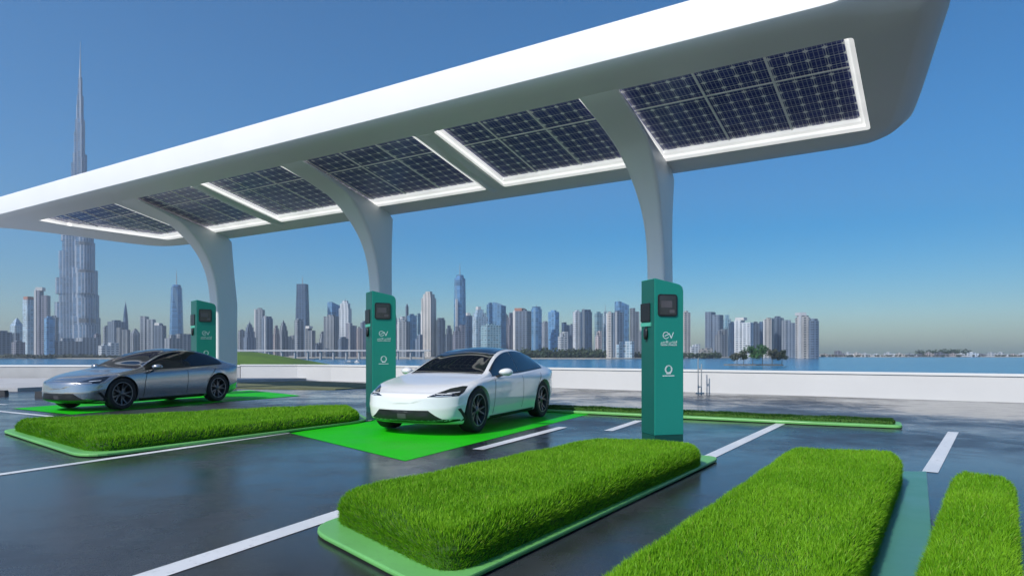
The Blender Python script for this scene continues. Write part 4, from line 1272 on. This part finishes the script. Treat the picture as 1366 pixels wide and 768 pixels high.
# ------------------------------------------------------------------ skyline on the far shore
GROUP = 'towers of the far skyline'
def tower(label, x0, x1, ytop, D, mat, shape='box', turn=1, cat='tower', base=LZ, depth=0.8, mast=0, strip=None, cap=None, arg=None):
    """one building: its columns and roof row in the photo give its real width and height at distance D"""
    width = (x1 - x0) / F * D
    D2 = D + width * .3
    H = far_z(ytop, D2) - base
    xc = far_x((x0 + x1) / 2, D2)
    view = math.atan2(xc, D)
    th = R(random.uniform(20, 38)) * turn
    W = width / (math.cos(th) + depth * abs(math.sin(th))); Dp = W * depth
    hw, hd = W / 2, Dp / 2
    rect = [(-hw, -hd), (hw, -hd), (hw, hd), (-hw, hd)]
    bm = bmesh.new()
    def blk(x0_, x1_, y0_, y1_, z0, z1, ts=1.0): prism(bm, [(x0_, y0_), (x1_, y0_), (x1_, y1_), (x0_, y1_)], z0, z1, ts)
    body_top = H
    if shape == 'box':
        prism(bm, rect, -2, H)
        blk(-hw * .55, hw * .5, -hd * .5, hd * .5, H, H + H * .018 + 2)
    elif shape == 'step':
        z1, z2 = (arg or (0.72, 0.9))
        prism(bm, rect, -2, H * z1)
        blk(-hw * .78, hw * .78, -hd * .78, hd * .78, H * z1, H * z2)
        blk(-hw * .48, hw * .48, -hd * .48, hd * .48, H * z2, H)
    elif shape == 'deco':
        zz = [-2, .55, .72, .84, .92, 1.0]; ss = [1, .82, .62, .42, .22]
        for k in range(5): blk(-hw * ss[k], hw * ss[k], -hd * ss[k], hd * ss[k], zz[k] * (H if k else 1), zz[k + 1] * H, 1.0 if k < 4 else .25)
    elif shape == 'point':
        prism(bm, rect, -2, H * .80)
        prism(bm, [(p[0] * .98, p[1] * .98) for p in rect], H * .80, H, 0.12)
    elif shape == 'bullet':
        rings = []
        n_ = 16
        for k in range(11):
            t = k / 10; z = -2 + (H + 2) * t
            s = 1 if t < .5 else max(.05, math.cos((t - .5) / .5 * PI / 2 * .97) ** .75)
            rings.append([(hw * s * math.cos(2 * PI * q / n_), hd * s * math.sin(2 * PI * q / n_), z) for q in range(n_)])
        loft(bm, rings)
    elif shape == 'taper':
        prism(bm, rect, -2, H, arg or 0.7)
    elif shape == 'octo':
        c = 0.32
        oc = [(-hw, -hd * (1 - 2 * c)), (-hw * (1 - 2 * c), -hd), (hw * (1 - 2 * c), -hd), (hw, -hd * (1 - 2 * c)), (hw, hd * (1 - 2 * c)), (hw * (1 - 2 * c), hd), (-hw * (1 - 2 * c), hd), (-hw, hd * (1 - 2 * c))]
        prism(bm, oc, -2, H * .96, arg or 0.86)
        prism(bm, [(p[0] * .62, p[1] * .62) for p in oc], H * .96, H, .9)
    elif shape == 'slant':
        v = box(bm, -hw, hw, -hd, hd, -2, H)
        for q in v:
            if q.co.z > 1 and q.co.x > 0: q.co.z = H * .93
    elif shape == 'curve':
        prism(bm, fillet(rect, min(hw, hd) * .7, 5), -2, H * .95)
        prism(bm, fillet([(p[0] * .8, p[1] * .8) for p in rect], min(hw, hd) * .6, 5), H * .95, H)
    elif shape == 'slab':
        blk(-hw, -hw * .15, -hd, hd, -2, H); blk(-hw * .13, hw, -hd * .85, hd * .85, -2, H * .93)
    elif shape == 'low':
        blk(-hw, hw * .1, -hd, hd, -2, H * .8); blk(hw * .102, hw, -hd * .9, hd * .9, -2, H)
        blk(-hw * .7, -hw * .2, -hd * .5, hd * .5, H * .8, H * .95)
    bmesh.ops.recalc_face_normals(bm, faces=bm.faces)
    nm = {'tower': 'tower', 'building': 'city_block'}.get(cat, 'tower')
    o = obj_bm(nm, bm, FC[mat])
    o.location = (xc, D2, base); o.rotation_euler = (0, 0, th - view)
    tag(o, label, cat, GROUP)
    if strip:                                   # pale vertical fin down the left corner
        b2 = bmesh.new(); s = W * 0.13
        box(b2, -hw - s * .25, -hw + s, -hd - s * .25, -hd + s * .5, -2, H * (1.01 if shape not in ('octo', 'taper', 'step') else .7))
        obj_bm('corner_fin', b2, M[strip], o)
    if cap:
        b2 = bmesh.new(); q = 0.75 if shape in ('octo',) else .9
        if shape == 'step': q = .42
        box(b2, -hw * q, hw * .2 * q, -hd * q, hd * q, H + .05, H * 1.03 + 3)
        obj_bm('roof_plant', b2, M[cap], o)
    if mast:
        mh = (mast) / F * D
        b2 = bmesh.new(); tube(b2, (0, 0, H * .97), (0, 0, H + mh), max(.7, W * .05), .35, 8); obj_bm('mast', b2, M['mast'], o)
    return o

# ---- the great spire tower, three lobes stepping back as it rises
def spire_tower():
    D = 1800.0
    px = D / F
    xc = far_x(103, D)
    t = thing('spire_tower', 'extremely tall stepped silver tower with a needle spire, far taller than all others', 'skyscraper', (xc, D, LZ), 0, GROUP)
    top = lambda y: far_z(y, D) - LZ
    bm = bmesh.new()
    # (left extent, right extent in pixels from the axis at 107, core radius, rows) for each stage
    def lobes(r, ang, ln, wd, z0, z1):
        c, s = math.cos(ang), math.sin(ang)
        pts = []
        nose = 6
        loc = [(0, -wd), (ln - wd, -wd)] + [(ln - wd + wd * math.sin(PI * k / nose), -wd * math.cos(PI * k / nose)) for k in range(1, nose)] + [(ln - wd, wd), (0, wd)]
        prism(bm, [(x * c - y * s, x * s + y * c) for x, y in loc], z0, z1)
    A = [R(-160), R(-35), R(80)]
    ax = 4 * px                                  # axis lies a little right of the base centre
    # wing lengths (px) for left, right, back wing over row ranges
    tiers = [(480, 423, 33, 28, 30), (423, 392, 28, 24, 28), (392, 359, 27, 23.5, 26), (359, 322, 23.5, 19.5, 22), (322, 282, 21, 16, 20),
             (282, 240, 14, 11, 13), (240, 205, 10, 8.2, 10), (205, 160, 7.0, 7.0, 7), (160, 128, 4.4, 4.6, 5), (128, 105, 2.8, 3.0, 3)]
    for k, (y0, y1, l, r_, b) in enumerate(tiers):
        z0, z1 = top(y0), top(y1)
        h = z1 - z0
        for j, (a, ln) in enumerate(zip(A, (l * 1.05, r_ * 1.18, b))):
            wd = max(1.6, ln * 0.36) * px
            L = ln * px
            st = [(1.0, z0 - 1, z0 + h * (0.62 + 0.19 * j)), (0.84, z0 - 1, z1 + 0.3 * j)]
            for q, (f_, a0, a1) in enumerate(st): lobes(0, a, L * f_, wd * (1 - .07 * q), a0, a1)
        rr = max(2.2, min(l, r_) * 0.52) * px
        prism(bm, [(rr * math.cos(2 * PI * q / 12), rr * math.sin(2 * PI * q / 12)) for q in range(12)], z0 - 1, z1 + 2.2)
    for v in bm.verts: v.co.x += ax
    obj_bm('tower_body', bm, FC['spire'], t)
    for y, l in ((423, 25), (359, 22), (322, 18)):       # dark plant floors
        bm = bmesh.new(); z = top(y)
        for a, f_ in zip(A, (1.0, 1.1, 1.0)):
            c, s = math.cos(a), math.sin(a); L = l * px * f_; wd = L * .37
            prism(bm, [(x * c - yy * s, x * s + yy * c) for x, yy in ((0, -wd), (L - wd * .5, -wd), (L, -wd * .4), (L, wd * .4), (L - wd * .5, wd), (0, wd))], z - 16, z - 5)
        for v in bm.verts: v.co.x += ax
        obj_bm('plant_floor', bm, M['trim_dark'], t)
    bm = bmesh.new()
    tube(bm, (ax, 0, top(110)), (ax, 0, top(92)), 1.7 * px, 1.2 * px, 10); tube(bm, (ax, 0, top(92)), (ax, 0, top(78)), 0.9 * px, 0.7 * px, 10)
    tube(bm, (ax, 0, top(78)), (ax, 0, top(56)), 0.6 * px, 0.25 * px, 8)
    obj_bm('spire', bm, M['mast'], t)
spire_tower()

T = tower
# far left
T('low dark slate block at the very left edge of the skyline', -6, 14, 443, 1250, 'slate', 'box', 1, 'building')
T('low dark block just right of the leftmost slate block', 13, 25, 444, 1300, 'slate', 'low', -1, 'building')
T('small pale glass tower with a pointed roof behind the low blocks at far left', 15, 30, 424, 1500, 'glass_pale', 'point', 1)
T('low mauve block at the foot of the small pointed glass tower', 17, 32, 456, 1200, 'mauve', 'box', 1, 'building')
T('pale blue glass tower with a reddish framed top, left of the tall grey one', 32, 49, 400, 1450, 'glass_pale', 'box', 1, cap='roof_red')
T('tall dark grey tower with a white left edge and ragged top, between blue towers', 48, 66, 388, 1400, 'mauve', 'slab', -1, strip='trim_white', cap='trim_white')
T('plain blue glass tower hiding the foot of the tall dark grey one', 60, 72, 424, 1300, 'glass_blue', 'box', 1)
T('narrow dark tower squeezed against the left foot of the great spire', 67, 77, 423, 1500, 'slate', 'box', -1)
T('short brownish block against the right foot of the great spire', 126, 134, 446, 1400, 'mauve', 'box', 1, 'building')
T('broad low stone podium block at the foot of the great spire', 74, 131, 450, 1330, 'grey', 'low', 1, 'building', depth=.25)
T('white low block with gridded balconies right of the great spire', 133, 157, 457, 1180, 'white', 'low', 1, 'building', depth=.5)
T('thin hazy tower behind the white balconied block', 138, 146, 436, 1700, 'grey', 'box', 1)
T('dark blue flat topped tower left of the slim pointed blue tower', 145, 166, 429, 1500, 'slate', 'box', 1)
T('slim dark blue tower tapering to a needle point', 163, 172, 404, 1650, 'glass_dark', 'bullet', 1, mast=4)
T('grey block in front of the slim needle pointed tower', 156, 173, 437, 1350, 'grey', 'slab', -1, 'building')
T('low hazy block with a small pointed roof between two grey towers', 174, 187, 438, 1700, 'grey', 'point', 1, 'building')
T('wide grey glass tower with flat top above the silver car roof', 188, 207, 422, 1400, 'grey', 'slab', -1)
T('short dark block with a white top right of the wide grey glass tower', 206, 221, 434, 1350, 'slate', 'box', -1, 'building', cap='trim_white')
T('tall tapered blue glass tower with crown and antenna beside the farthest kiosk', 223, 248, 380, 1550, 'glass_blue', 'octo', 1, mast=20, arg=.72)
T('wide low grey block at the foot of the tapered blue glass tower', 221, 250, 445, 1250, 'grey', 'low', 1, 'building', depth=.4)
T('hazy low block seen just left of the farthest kiosk', 248, 258, 447, 1500, 'slate', 'box', 1, 'building')
# between the first and second post
T('hazy narrow block directly right of the leftmost post', 318, 327, 441, 1600, 'grey', 'box', 1, 'building')
T('grey tower with stepped pyramid top nearest the leftmost post', 325, 341, 429, 1450, 'slate', 'deco', 1, mast=3)
T('slim grey tower with a pale left side behind the curved roof tower', 340, 353, 413, 1550, 'grey', 'box', -1, strip='trim_white')
T('dark grey tower with rounded shoulders and pale left edge', 348, 365, 422, 1350, 'slate', 'curve', 1, strip='trim_white')
T('pinkish slim block right of the rounded shoulder tower', 364, 373, 434, 1450, 'pink', 'step', 1)
T('grey pointed stepped tower left of the dark blue antenna tower', 371, 385, 427, 1500, 'grey', 'deco', 1)
T('faint low hazy block between the stepped tower and the dark blue antenna tower', 381, 396, 447, 1900, 'grey', 'low', 1, 'building')
T('very tall dark blue tapered tower with antenna between two posts', 393, 414, 379, 1500, 'glass_dark', 'taper', -1, mast=11, arg=.72)
T('grey block in front of the left foot of the dark blue antenna tower', 393, 405, 427, 1300, 'grey', 'box', 1)
T('grey tower with a small white dome cap right of the dark blue antenna tower', 407, 421, 438, 1300, 'grey', 'slab', -1, cap='trim_white')
T('low dark block between the white capped tower and the wide grey one', 419, 429, 457, 1400, 'slate', 'low', 1, 'building')
T('small grey block with stepped top left of the wide grey tower', 426, 434, 442, 1450, 'grey', 'step', 1, 'building')
T('wide plain grey tower in front of the bright blue glass top', 432, 452, 422, 1350, 'grey', 'box', -1)
T('bright blue glass tower rising behind the wide plain grey tower', 437, 454, 403, 1550, 'glass_blue', 'slant', 1)
T('pale white tower with stepped crown left of the middle kiosk', 452, 469, 401, 1500, 'white', 'step', -1, arg=(.86, .95), mast=4)
T('low dark block at the foot of the pale white stepped tower', 451, 465, 451, 1250, 'slate', 'box', 1, 'building')
T('dark sided block with a pale centre in front of the white stepped tower', 462, 476, 431, 1300, 'mauve', 'slab', 1, strip='trim_white')
T('pinkish narrow block nearest the left side of the middle kiosk', 475, 484, 438, 1350, 'pink', 'box', 1, 'building')
T('dark block half hidden by the left edge of the middle kiosk', 481, 492, 430, 1450, 'slate', 'box', 1)
# behind the white car
T('dark domed tower half hidden by the right edge of the middle kiosk', 521, 532, 414, 1500, 'slate', 'bullet', 1)
T('pale cream block just right of the middle kiosk', 528, 541, 422, 1500, 'white', 'low', 1)
T('grey block with a pale left edge in front of the cream block', 531, 547, 429, 1280, 'grey', 'box', -1, strip='trim_white')
T('needle thin dark chimney like tower among the blocks right of the middle kiosk', 541, 545, 408, 1500, 'slate', 'box', 1, depth=1)
T('blue grey block right of the needle thin tower', 543, 556, 421, 1400, 'glass_blue', 'box', 1)
T('pale teal glass block left of the tall beige crowned tower', 554, 563, 420, 1500, 'teal', 'box', 1)
T('low dark block at the foot of the pale teal glass block', 554, 564, 446, 1250, 'slate', 'low', -1, 'building')
T('tall beige stone tower with an ornate stepped crown left of the tallest glass tower', 562, 582, 389, 1350, 'beige', 'step', -1, arg=(.9, .96), strip='trim_white')
T('blue grey tower with a rounded corner beside the beige crowned tower', 581, 595, 424, 1350, 'slate', 'curve', 1)
T('dark low block left of the tallest glass tower', 594, 604, 434, 1450, 'slate', 'step', 1, 'building')
T('tallest bright blue glass tower above the white car, with chamfered top and antenna', 603, 624, 367, 1450, 'glass_blue', 'octo', 1, mast=17, arg=.84, strip='trim_white')
T('brownish low block in front of the tallest bright blue glass tower', 604, 621, 433, 1250, 'mauve', 'low', 1, 'building', depth=.4)
T('charcoal narrow tower with white roof right of the tallest glass tower', 621, 630, 421, 1300, 'glass_dark', 'box', 1, cap='trim_white')
T('wide blue grey tower with white roof plant above the white car roof', 628, 651, 413, 1350, 'glass_pale', 'step', 1, arg=(.85, .93), cap='trim_white')
T('slim blue tower standing left of the square blue glass one', 649, 659, 406, 1500, 'glass_blue', 'box', 1)
T('square blue glass tower with sharp flat roof behind the pale blue low one', 657, 675, 403, 1450, 'glass_blue', 'slant', -1)
T('light blue glass block in front of the two blue towers above the car', 641, 668, 434, 1250, 'teal', 'box', 1, 'building')
T('thin hazy grey tower between the square blue tower and the brown one', 671, 678, 420, 1550, 'grey', 'box', 1)
T('brown grey slim tower left of the dark tower with reddish roof', 676, 687, 417, 1400, 'mauve', 'step', 1)
T('dark blue tower with a pale left edge and reddish roof plant', 685, 709, 415, 1330, 'slate', 'box', -1, strip='trim_white', cap='roof_red')
T('round fronted blue grey tower right of the reddish roofed one', 707, 724, 409, 1400, 'glass_blue', 'curve', 1, mast=3)
T('faint hazy low tower between two blue grey towers', 722, 733, 430, 1900, 'grey', 'box', 1)
T('plain blue grey tower with flat top standing alone left of the short dark glass one', 731, 746, 416, 1450, 'glass_blue', 'box', -1)
T('short dark glass tower behind a pale low block', 749, 760, 430, 1400, 'glass_dark', 'slab', 1)
T('pale low stepped block in front of the short dark glass tower', 744, 758, 442, 1220, 'white', 'low', 1, 'building')
T('small dark slim block left of the white and dark pair of towers', 759, 767, 434, 1500, 'slate', 'box', 1, 'building')
T('whitish tower adjoining the dark blue tower with teal stripe', 764, 776, 416, 1380, 'white', 'box', 1)
T('dark blue tower with a pale teal vertical stripe', 773, 791, 413, 1350, 'glass_dark', 'curve', 1, strip='mast')
T('pale teal glass slim tower left of the white striped tower', 793, 804, 418, 1450, 'teal', 'box', 1)
T('pinkish low block at the foot of the pale teal slim tower', 794, 803, 441, 1230, 'pink', 'low', 1, 'building')
T('pale slim tower with a thin spire left of the white striped tower', 803, 812, 415, 1480, 'glass_pale', 'step', 1, mast=9)
T('cream white narrow tower standing at the waterline left of the nearest kiosk', 809, 818, 418, 1090, 'beige', 'box', -1, strip='trim_white')
T('blue grey tower with a white left edge in front of the high blue tower', 816, 832, 417, 1200, 'slate', 'box', 1, strip='trim_white')
T('high blue glass tower, tallest just left of the nearest kiosk', 820, 839, 402, 1400, 'glass_blue', 'slant', 1)
T('grey tower with twin roof blocks next to the nearest kiosk', 840, 853, 411, 1400, 'grey', 'slab', 1)
T('low pale block by the water below the high blue glass tower', 822, 846, 455, 1110, 'glass_pale', 'low', -1, 'building', depth=.4)
T('low hazy block half hidden by the left edge of the nearest kiosk', 850, 862, 442, 1500, 'grey', 'box', 1, 'building')
# right of the nearest kiosk
T('beige grey slab half hidden by the right edge of the nearest kiosk', 910, 921, 417, 1350, 'beige', 'box', 1)
T('small white building low on the shore right of the nearest kiosk', 921, 934, 459, 1300, 'white', 'low', 1, 'building', depth=.4)
T('wide dark purple grey tower, highest of the cluster right of the nearest kiosk', 941, 965, 416, 1450, 'slate', 'slab', -1)
T('pale greenish tower behind the right shoulder of the wide dark one', 963, 976, 420, 1500, 'teal', 'step', 1)
T('grey lower twin block in front of the wide dark purple grey tower', 954, 971, 439, 1300, 'grey', 'low', 1, 'building')
T('narrow dark blue tower left of the white banded tower', 972, 981, 431, 1450, 'glass_dark', 'box', 1)
T('white tower with horizontal bands and dark middle strip', 980, 1005, 427, 1300, 'white', 'slab', -1, cap='trim_white', depth=.5)
T('narrow dark tower right of the white banded tower', 1003, 1013, 431, 1400, 'slate', 'box', 1)
T('saturated dark blue slim tower left of the tan tower', 1011, 1020, 431, 1420, 'glass_dark', 'box', -1)
T('tan tower with brown vertical stripes in the right cluster', 1019, 1032, 426, 1300, 'beige', 'box', -1, strip='trim_white')
T('dark violet blue tower between the tan tower and the grey one', 1030, 1045, 424, 1330, 'slate', 'box', 1)
T('grey tower with a dark right half left of the domed cream tower', 1043, 1062, 427, 1300, 'grey', 'slab', 1)
T('pale cream tower with a small white dome near the right end of the skyline', 1060, 1082, 421, 1150, 'beige', 'curve', 1, strip='trim_white', cap='trim_white')
T('dark grey blue tower closing the right end of the skyline', 1078, 1093, 425, 1120, 'slate', 'curve', 1)
T('beige villa like low block below the wide dark purple grey tower', 932, 951, 464, 1150, 'beige', 'low', 1, 'building', depth=.5)

# ---- low houses along the shore on the right
colors = ['white', 'beige', 'pink', 'grey', 'white', 'mauve']
hx = 1096
hn = 0
while hx < 1372:
    wpx = random.uniform(7, 16)
    D = 1500 + random.uniform(0, 120)
    h = random.uniform(4.5, 8.5) if not (1112 < hx < 1122) else 12
    base = LZ
    width = wpx / F * D
    bm = bmesh.new(); hw, hd = width / 2, 7
    s = random.uniform(.35, .65)
    box(bm, -hw, -hw + width * s, -hd, hd, -1, h); box(bm, -hw + width * s + .05, hw, -hd * .8, hd * .8, -1, h * random.uniform(.6, .85))
    box(bm, -hw * .6, -hw * .2, -hd * .4, hd * .4, h, h + 1.6)
    o = obj_bm('shore_house', bm, FC[random.choice(colors)])
    o.location = (far_x(hx + wpx / 2, D), D, base)
    tag(o, 'tiny low pale house in the row along the far sandy shore at right', 'house', 'low houses along the far right shore')
    hx += wpx + random.uniform(1, 5); hn += 1

# ------------------------------------------------------------------ foliage
def leaf_cloud(bm, centre, rad, count, size, squash=0.8):
    cx, cy, cz_ = centre
    for _ in range(count):
        while True:
            p = Vector((random.uniform(-1, 1), random.uniform(-1, 1), random.uniform(-1, 1)))
            if 0.25 < p.length < 1: break
        p = Vector((cx + p.x * rad, cy + p.y * rad, cz_ + p.z * rad * squash))
        a = Vector((random.gauss(0, 1), random.gauss(0, 1), random.gauss(0, 1))).normalized(); b = a.orthogonal().normalized()
        c = a.cross(b)
        s = size * random.uniform(.6, 1.4)
        bm.faces.new([bm.verts.new(p + b * s), bm.verts.new(p + c * s * .7), bm.verts.new(p - b * s), bm.verts.new(p - c * s * .7)])
def treeline(name, px0, px1, D, h, matk, n, size, base=LZ, depthv=30):
    bm = bmesh.new()
    for _ in range(n):
        px = random.uniform(px0, px1); d = D + random.uniform(0, depthv)
        hh = h * random.uniform(.45, 1.1)
        leaf_cloud(bm, (far_x(px, d), d, base + hh * .45), hh * .6, 26, size, .8)
    o = obj_bm(name, bm, M[matk], recalc=False); o['kind'] = 'stuff'
    return o
treeline('shoreline_bushes', -12, 140, 1095, 6.5, 'leaf_grey', 170, 1.5)
treeline('shoreline_bushes', 140, 330, 1100, 5, 'leaf_grey', 90, 1.5)
treeline('shoreline_trees', 694, 808, 1095, 17, 'leaf_dark', 130, 2.2)
treeline('shoreline_trees', 832, 960, 1120, 11, 'leaf_dark', 90, 2.0)
treeline('shoreline_trees', 1226, 1294, 1640, 19, 'leaf_dark', 60, 2.2)
treeline('shoreline_bushes', 1094, 1380, 1490, 4, 'leaf_grey', 110, 1.3)

# small island with trees in front of the right cluster
ISL_D = 520.0
ic = far_x(1014, ISL_D)
bm = bmesh.new()
ring0 = [(ic + 24 * math.cos(2 * PI * k / 28) * (1 + .1 * math.sin(3 * k)), ISL_D + 12 + 11 * math.sin(2 * PI * k / 28)) for k in range(28)]
prism(bm, ring0, WATER_Z - 2, WATER_Z + 0.9, .9)
struct(obj_bm('island_ground', bm, simple('island_rock', (0.13, 0.125, 0.115), 0.9, var=0.4, scale=0.3)))
IZ = WATER_Z + 0.8
def make_tree(label, px, D, h, r, matk, clumps=9, size=.55):
    t = thing('island_tree', label, 'tree', (far_x(px, D), D, IZ), 0, 'trees on the small island')
    bm = bmesh.new()
    tube(bm, (0, 0, -.3), (r * .05, 0, h * .45), .28, .16, 8)
    for k in range(5):
        a = 2 * PI * k / 5 + random.uniform(-.3, .3)
        tube(bm, (r * .05, 0, h * .42), (r * .6 * math.cos(a), r * .6 * math.sin(a), h * random.uniform(.6, .8)), .13, .05, 6)
    obj_bm('trunk', bm, M['bark'], t)
    bm = bmesh.new()
    for k in range(clumps):
        a = random.uniform(0, 2 * PI); q = random.uniform(0, .75) * r
        leaf_cloud(bm, (q * math.cos(a), q * math.sin(a), h * random.uniform(.4, .9)), r * random.uniform(.35, .55), 75, size, .75)
    obj_bm('crown', bm, M[matk], t, recalc=False)
for args in (('dull grey bush tree at the left end of the small island', 983, 528, 11.5, 5.5, 'leaf_grey'),
             ('dark rounded tree second from the left on the small island', 992, 532, 12.5, 5.0, 'leaf_dark'),
             ('bright green spreading tree in the middle of the small island', 1004, 524, 14.0, 6.5, 'leaf_green', 13),
             ('taller bright green tree right beside the spreading green one on the island', 1017, 530, 16.5, 6.5, 'leaf_green', 13),
             ('grey green feathery tree right of the green pair on the island', 1030, 526, 12.5, 6.0, 'leaf_grey', 11),
             ('dark low tree at the right end of the small island', 1043, 530, 11.0, 5.5, 'leaf_dark')):
    make_tree(*args)

# ------------------------------------------------------------------ low bridge over the inlet, boats
BD = 1000.0
br = thing('long_bridge', 'long low pale bridge crossing the inlet below the towers', 'bridge', (far_x(445, BD), BD, WATER_Z), 0)
z0 = far_z(467.5, BD) - WATER_Z
L = (575 - 318) / F * BD / 2
bm = bmesh.new(); box(bm, -L, L, -5, 5, z0 - 1.2, z0); obj_bm('deck', bm, M['concrete'], br)
for s in (-1, 1):
    bm = bmesh.new(); box(bm, -L, L, s * 4.8 - .15, s * 4.8 + .15, z0 + .003, z0 + 1.1); obj_bm('parapet', bm, M['trim_white'], br)
for k in range(15):
    bm = bmesh.new(); x = -L + (k + .5) * 2 * L / 15
    prism(bm, fillet([(x - 1, -3.5), (x + 1, -3.5), (x + 1, 3.5), (x - 1, 3.5)], .6, 3), -2, z0 - 1.203); obj_bm('pier', bm, M['concrete'], br)
def boat(label, px, D, ln, head):
    t = thing('motor_boat', label, 'boat', (far_x(px, D), D, WATER_Z), R(head), 'small white boats on the inlet')
    bm = bmesh.new(); rings = []
    for k in range(9):
        q = k / 8; x = -ln / 2 + ln * q; w_ = ln * .16 * (1 - max(0, (q - .45) / .55) ** 2.2) + .03; h = 1.1 + .5 * q * q
        rings.append([(x, -w_, h), (x, -w_ * .75, .1), (x, 0, -.35), (x, w_ * .75, .1), (x, w_, h)])
    loft(bm, rings); obj_bm('hull', bm, M['trim_white'], t)
    bm = bmesh.new(); prism(bm, [(-ln * .2, -ln * .1), (ln * .12, -ln * .09), (ln * .12, ln * .09), (-ln * .2, ln * .1)], 1.2, 2.6, .8); obj_bm('cabin', bm, M['trim_white'], t)
    bm = bmesh.new(); tube(bm, (-ln * .05, 0, 2.5), (-ln * .07, 0, 5.2), .07, .04, 6); obj_bm('mast', bm, M['mast'], t)
boat('small white boat on the inlet left of the middle kiosk, nearer the grassy mound', 466, 640, 9.5, 20)
boat('small white boat closest to the left side of the middle kiosk', 476, 655, 8.5, 150)

# ------------------------------------------------------------------ air
HAZE = 0.00017
bm = bmesh.new(); box(bm, -3600, 3600, -1000, 3600, WATER_Z - 12, far_z(56, 1800) + 15)
hz = obj_bm('haze', bm, None)
hm = bpy.data.materials.new('haze_air'); hm.use_nodes = True
ht = hm.node_tree
for n_ in list(ht.nodes):
    if n_.type == 'BSDF_PRINCIPLED': ht.nodes.remove(n_)
pv = ht.nodes.new('ShaderNodeVolumePrincipled')
pv.inputs['Color'].default_value = (0.82, 0.92, 1.0, 1); pv.inputs['Density'].default_value = HAZE; pv.inputs['Anisotropy'].default_value = 0.25
out = [n_ for n_ in ht.nodes if n_.type == 'OUTPUT_MATERIAL'][0]
for l in list(out.inputs['Surface'].links): ht.links.remove(l)
ht.links.new(pv.outputs[0], out.inputs['Volume'])
hz.data.materials.append(hm)
hz['kind'] = 'stuff'; hz.display_type = 'WIRE'
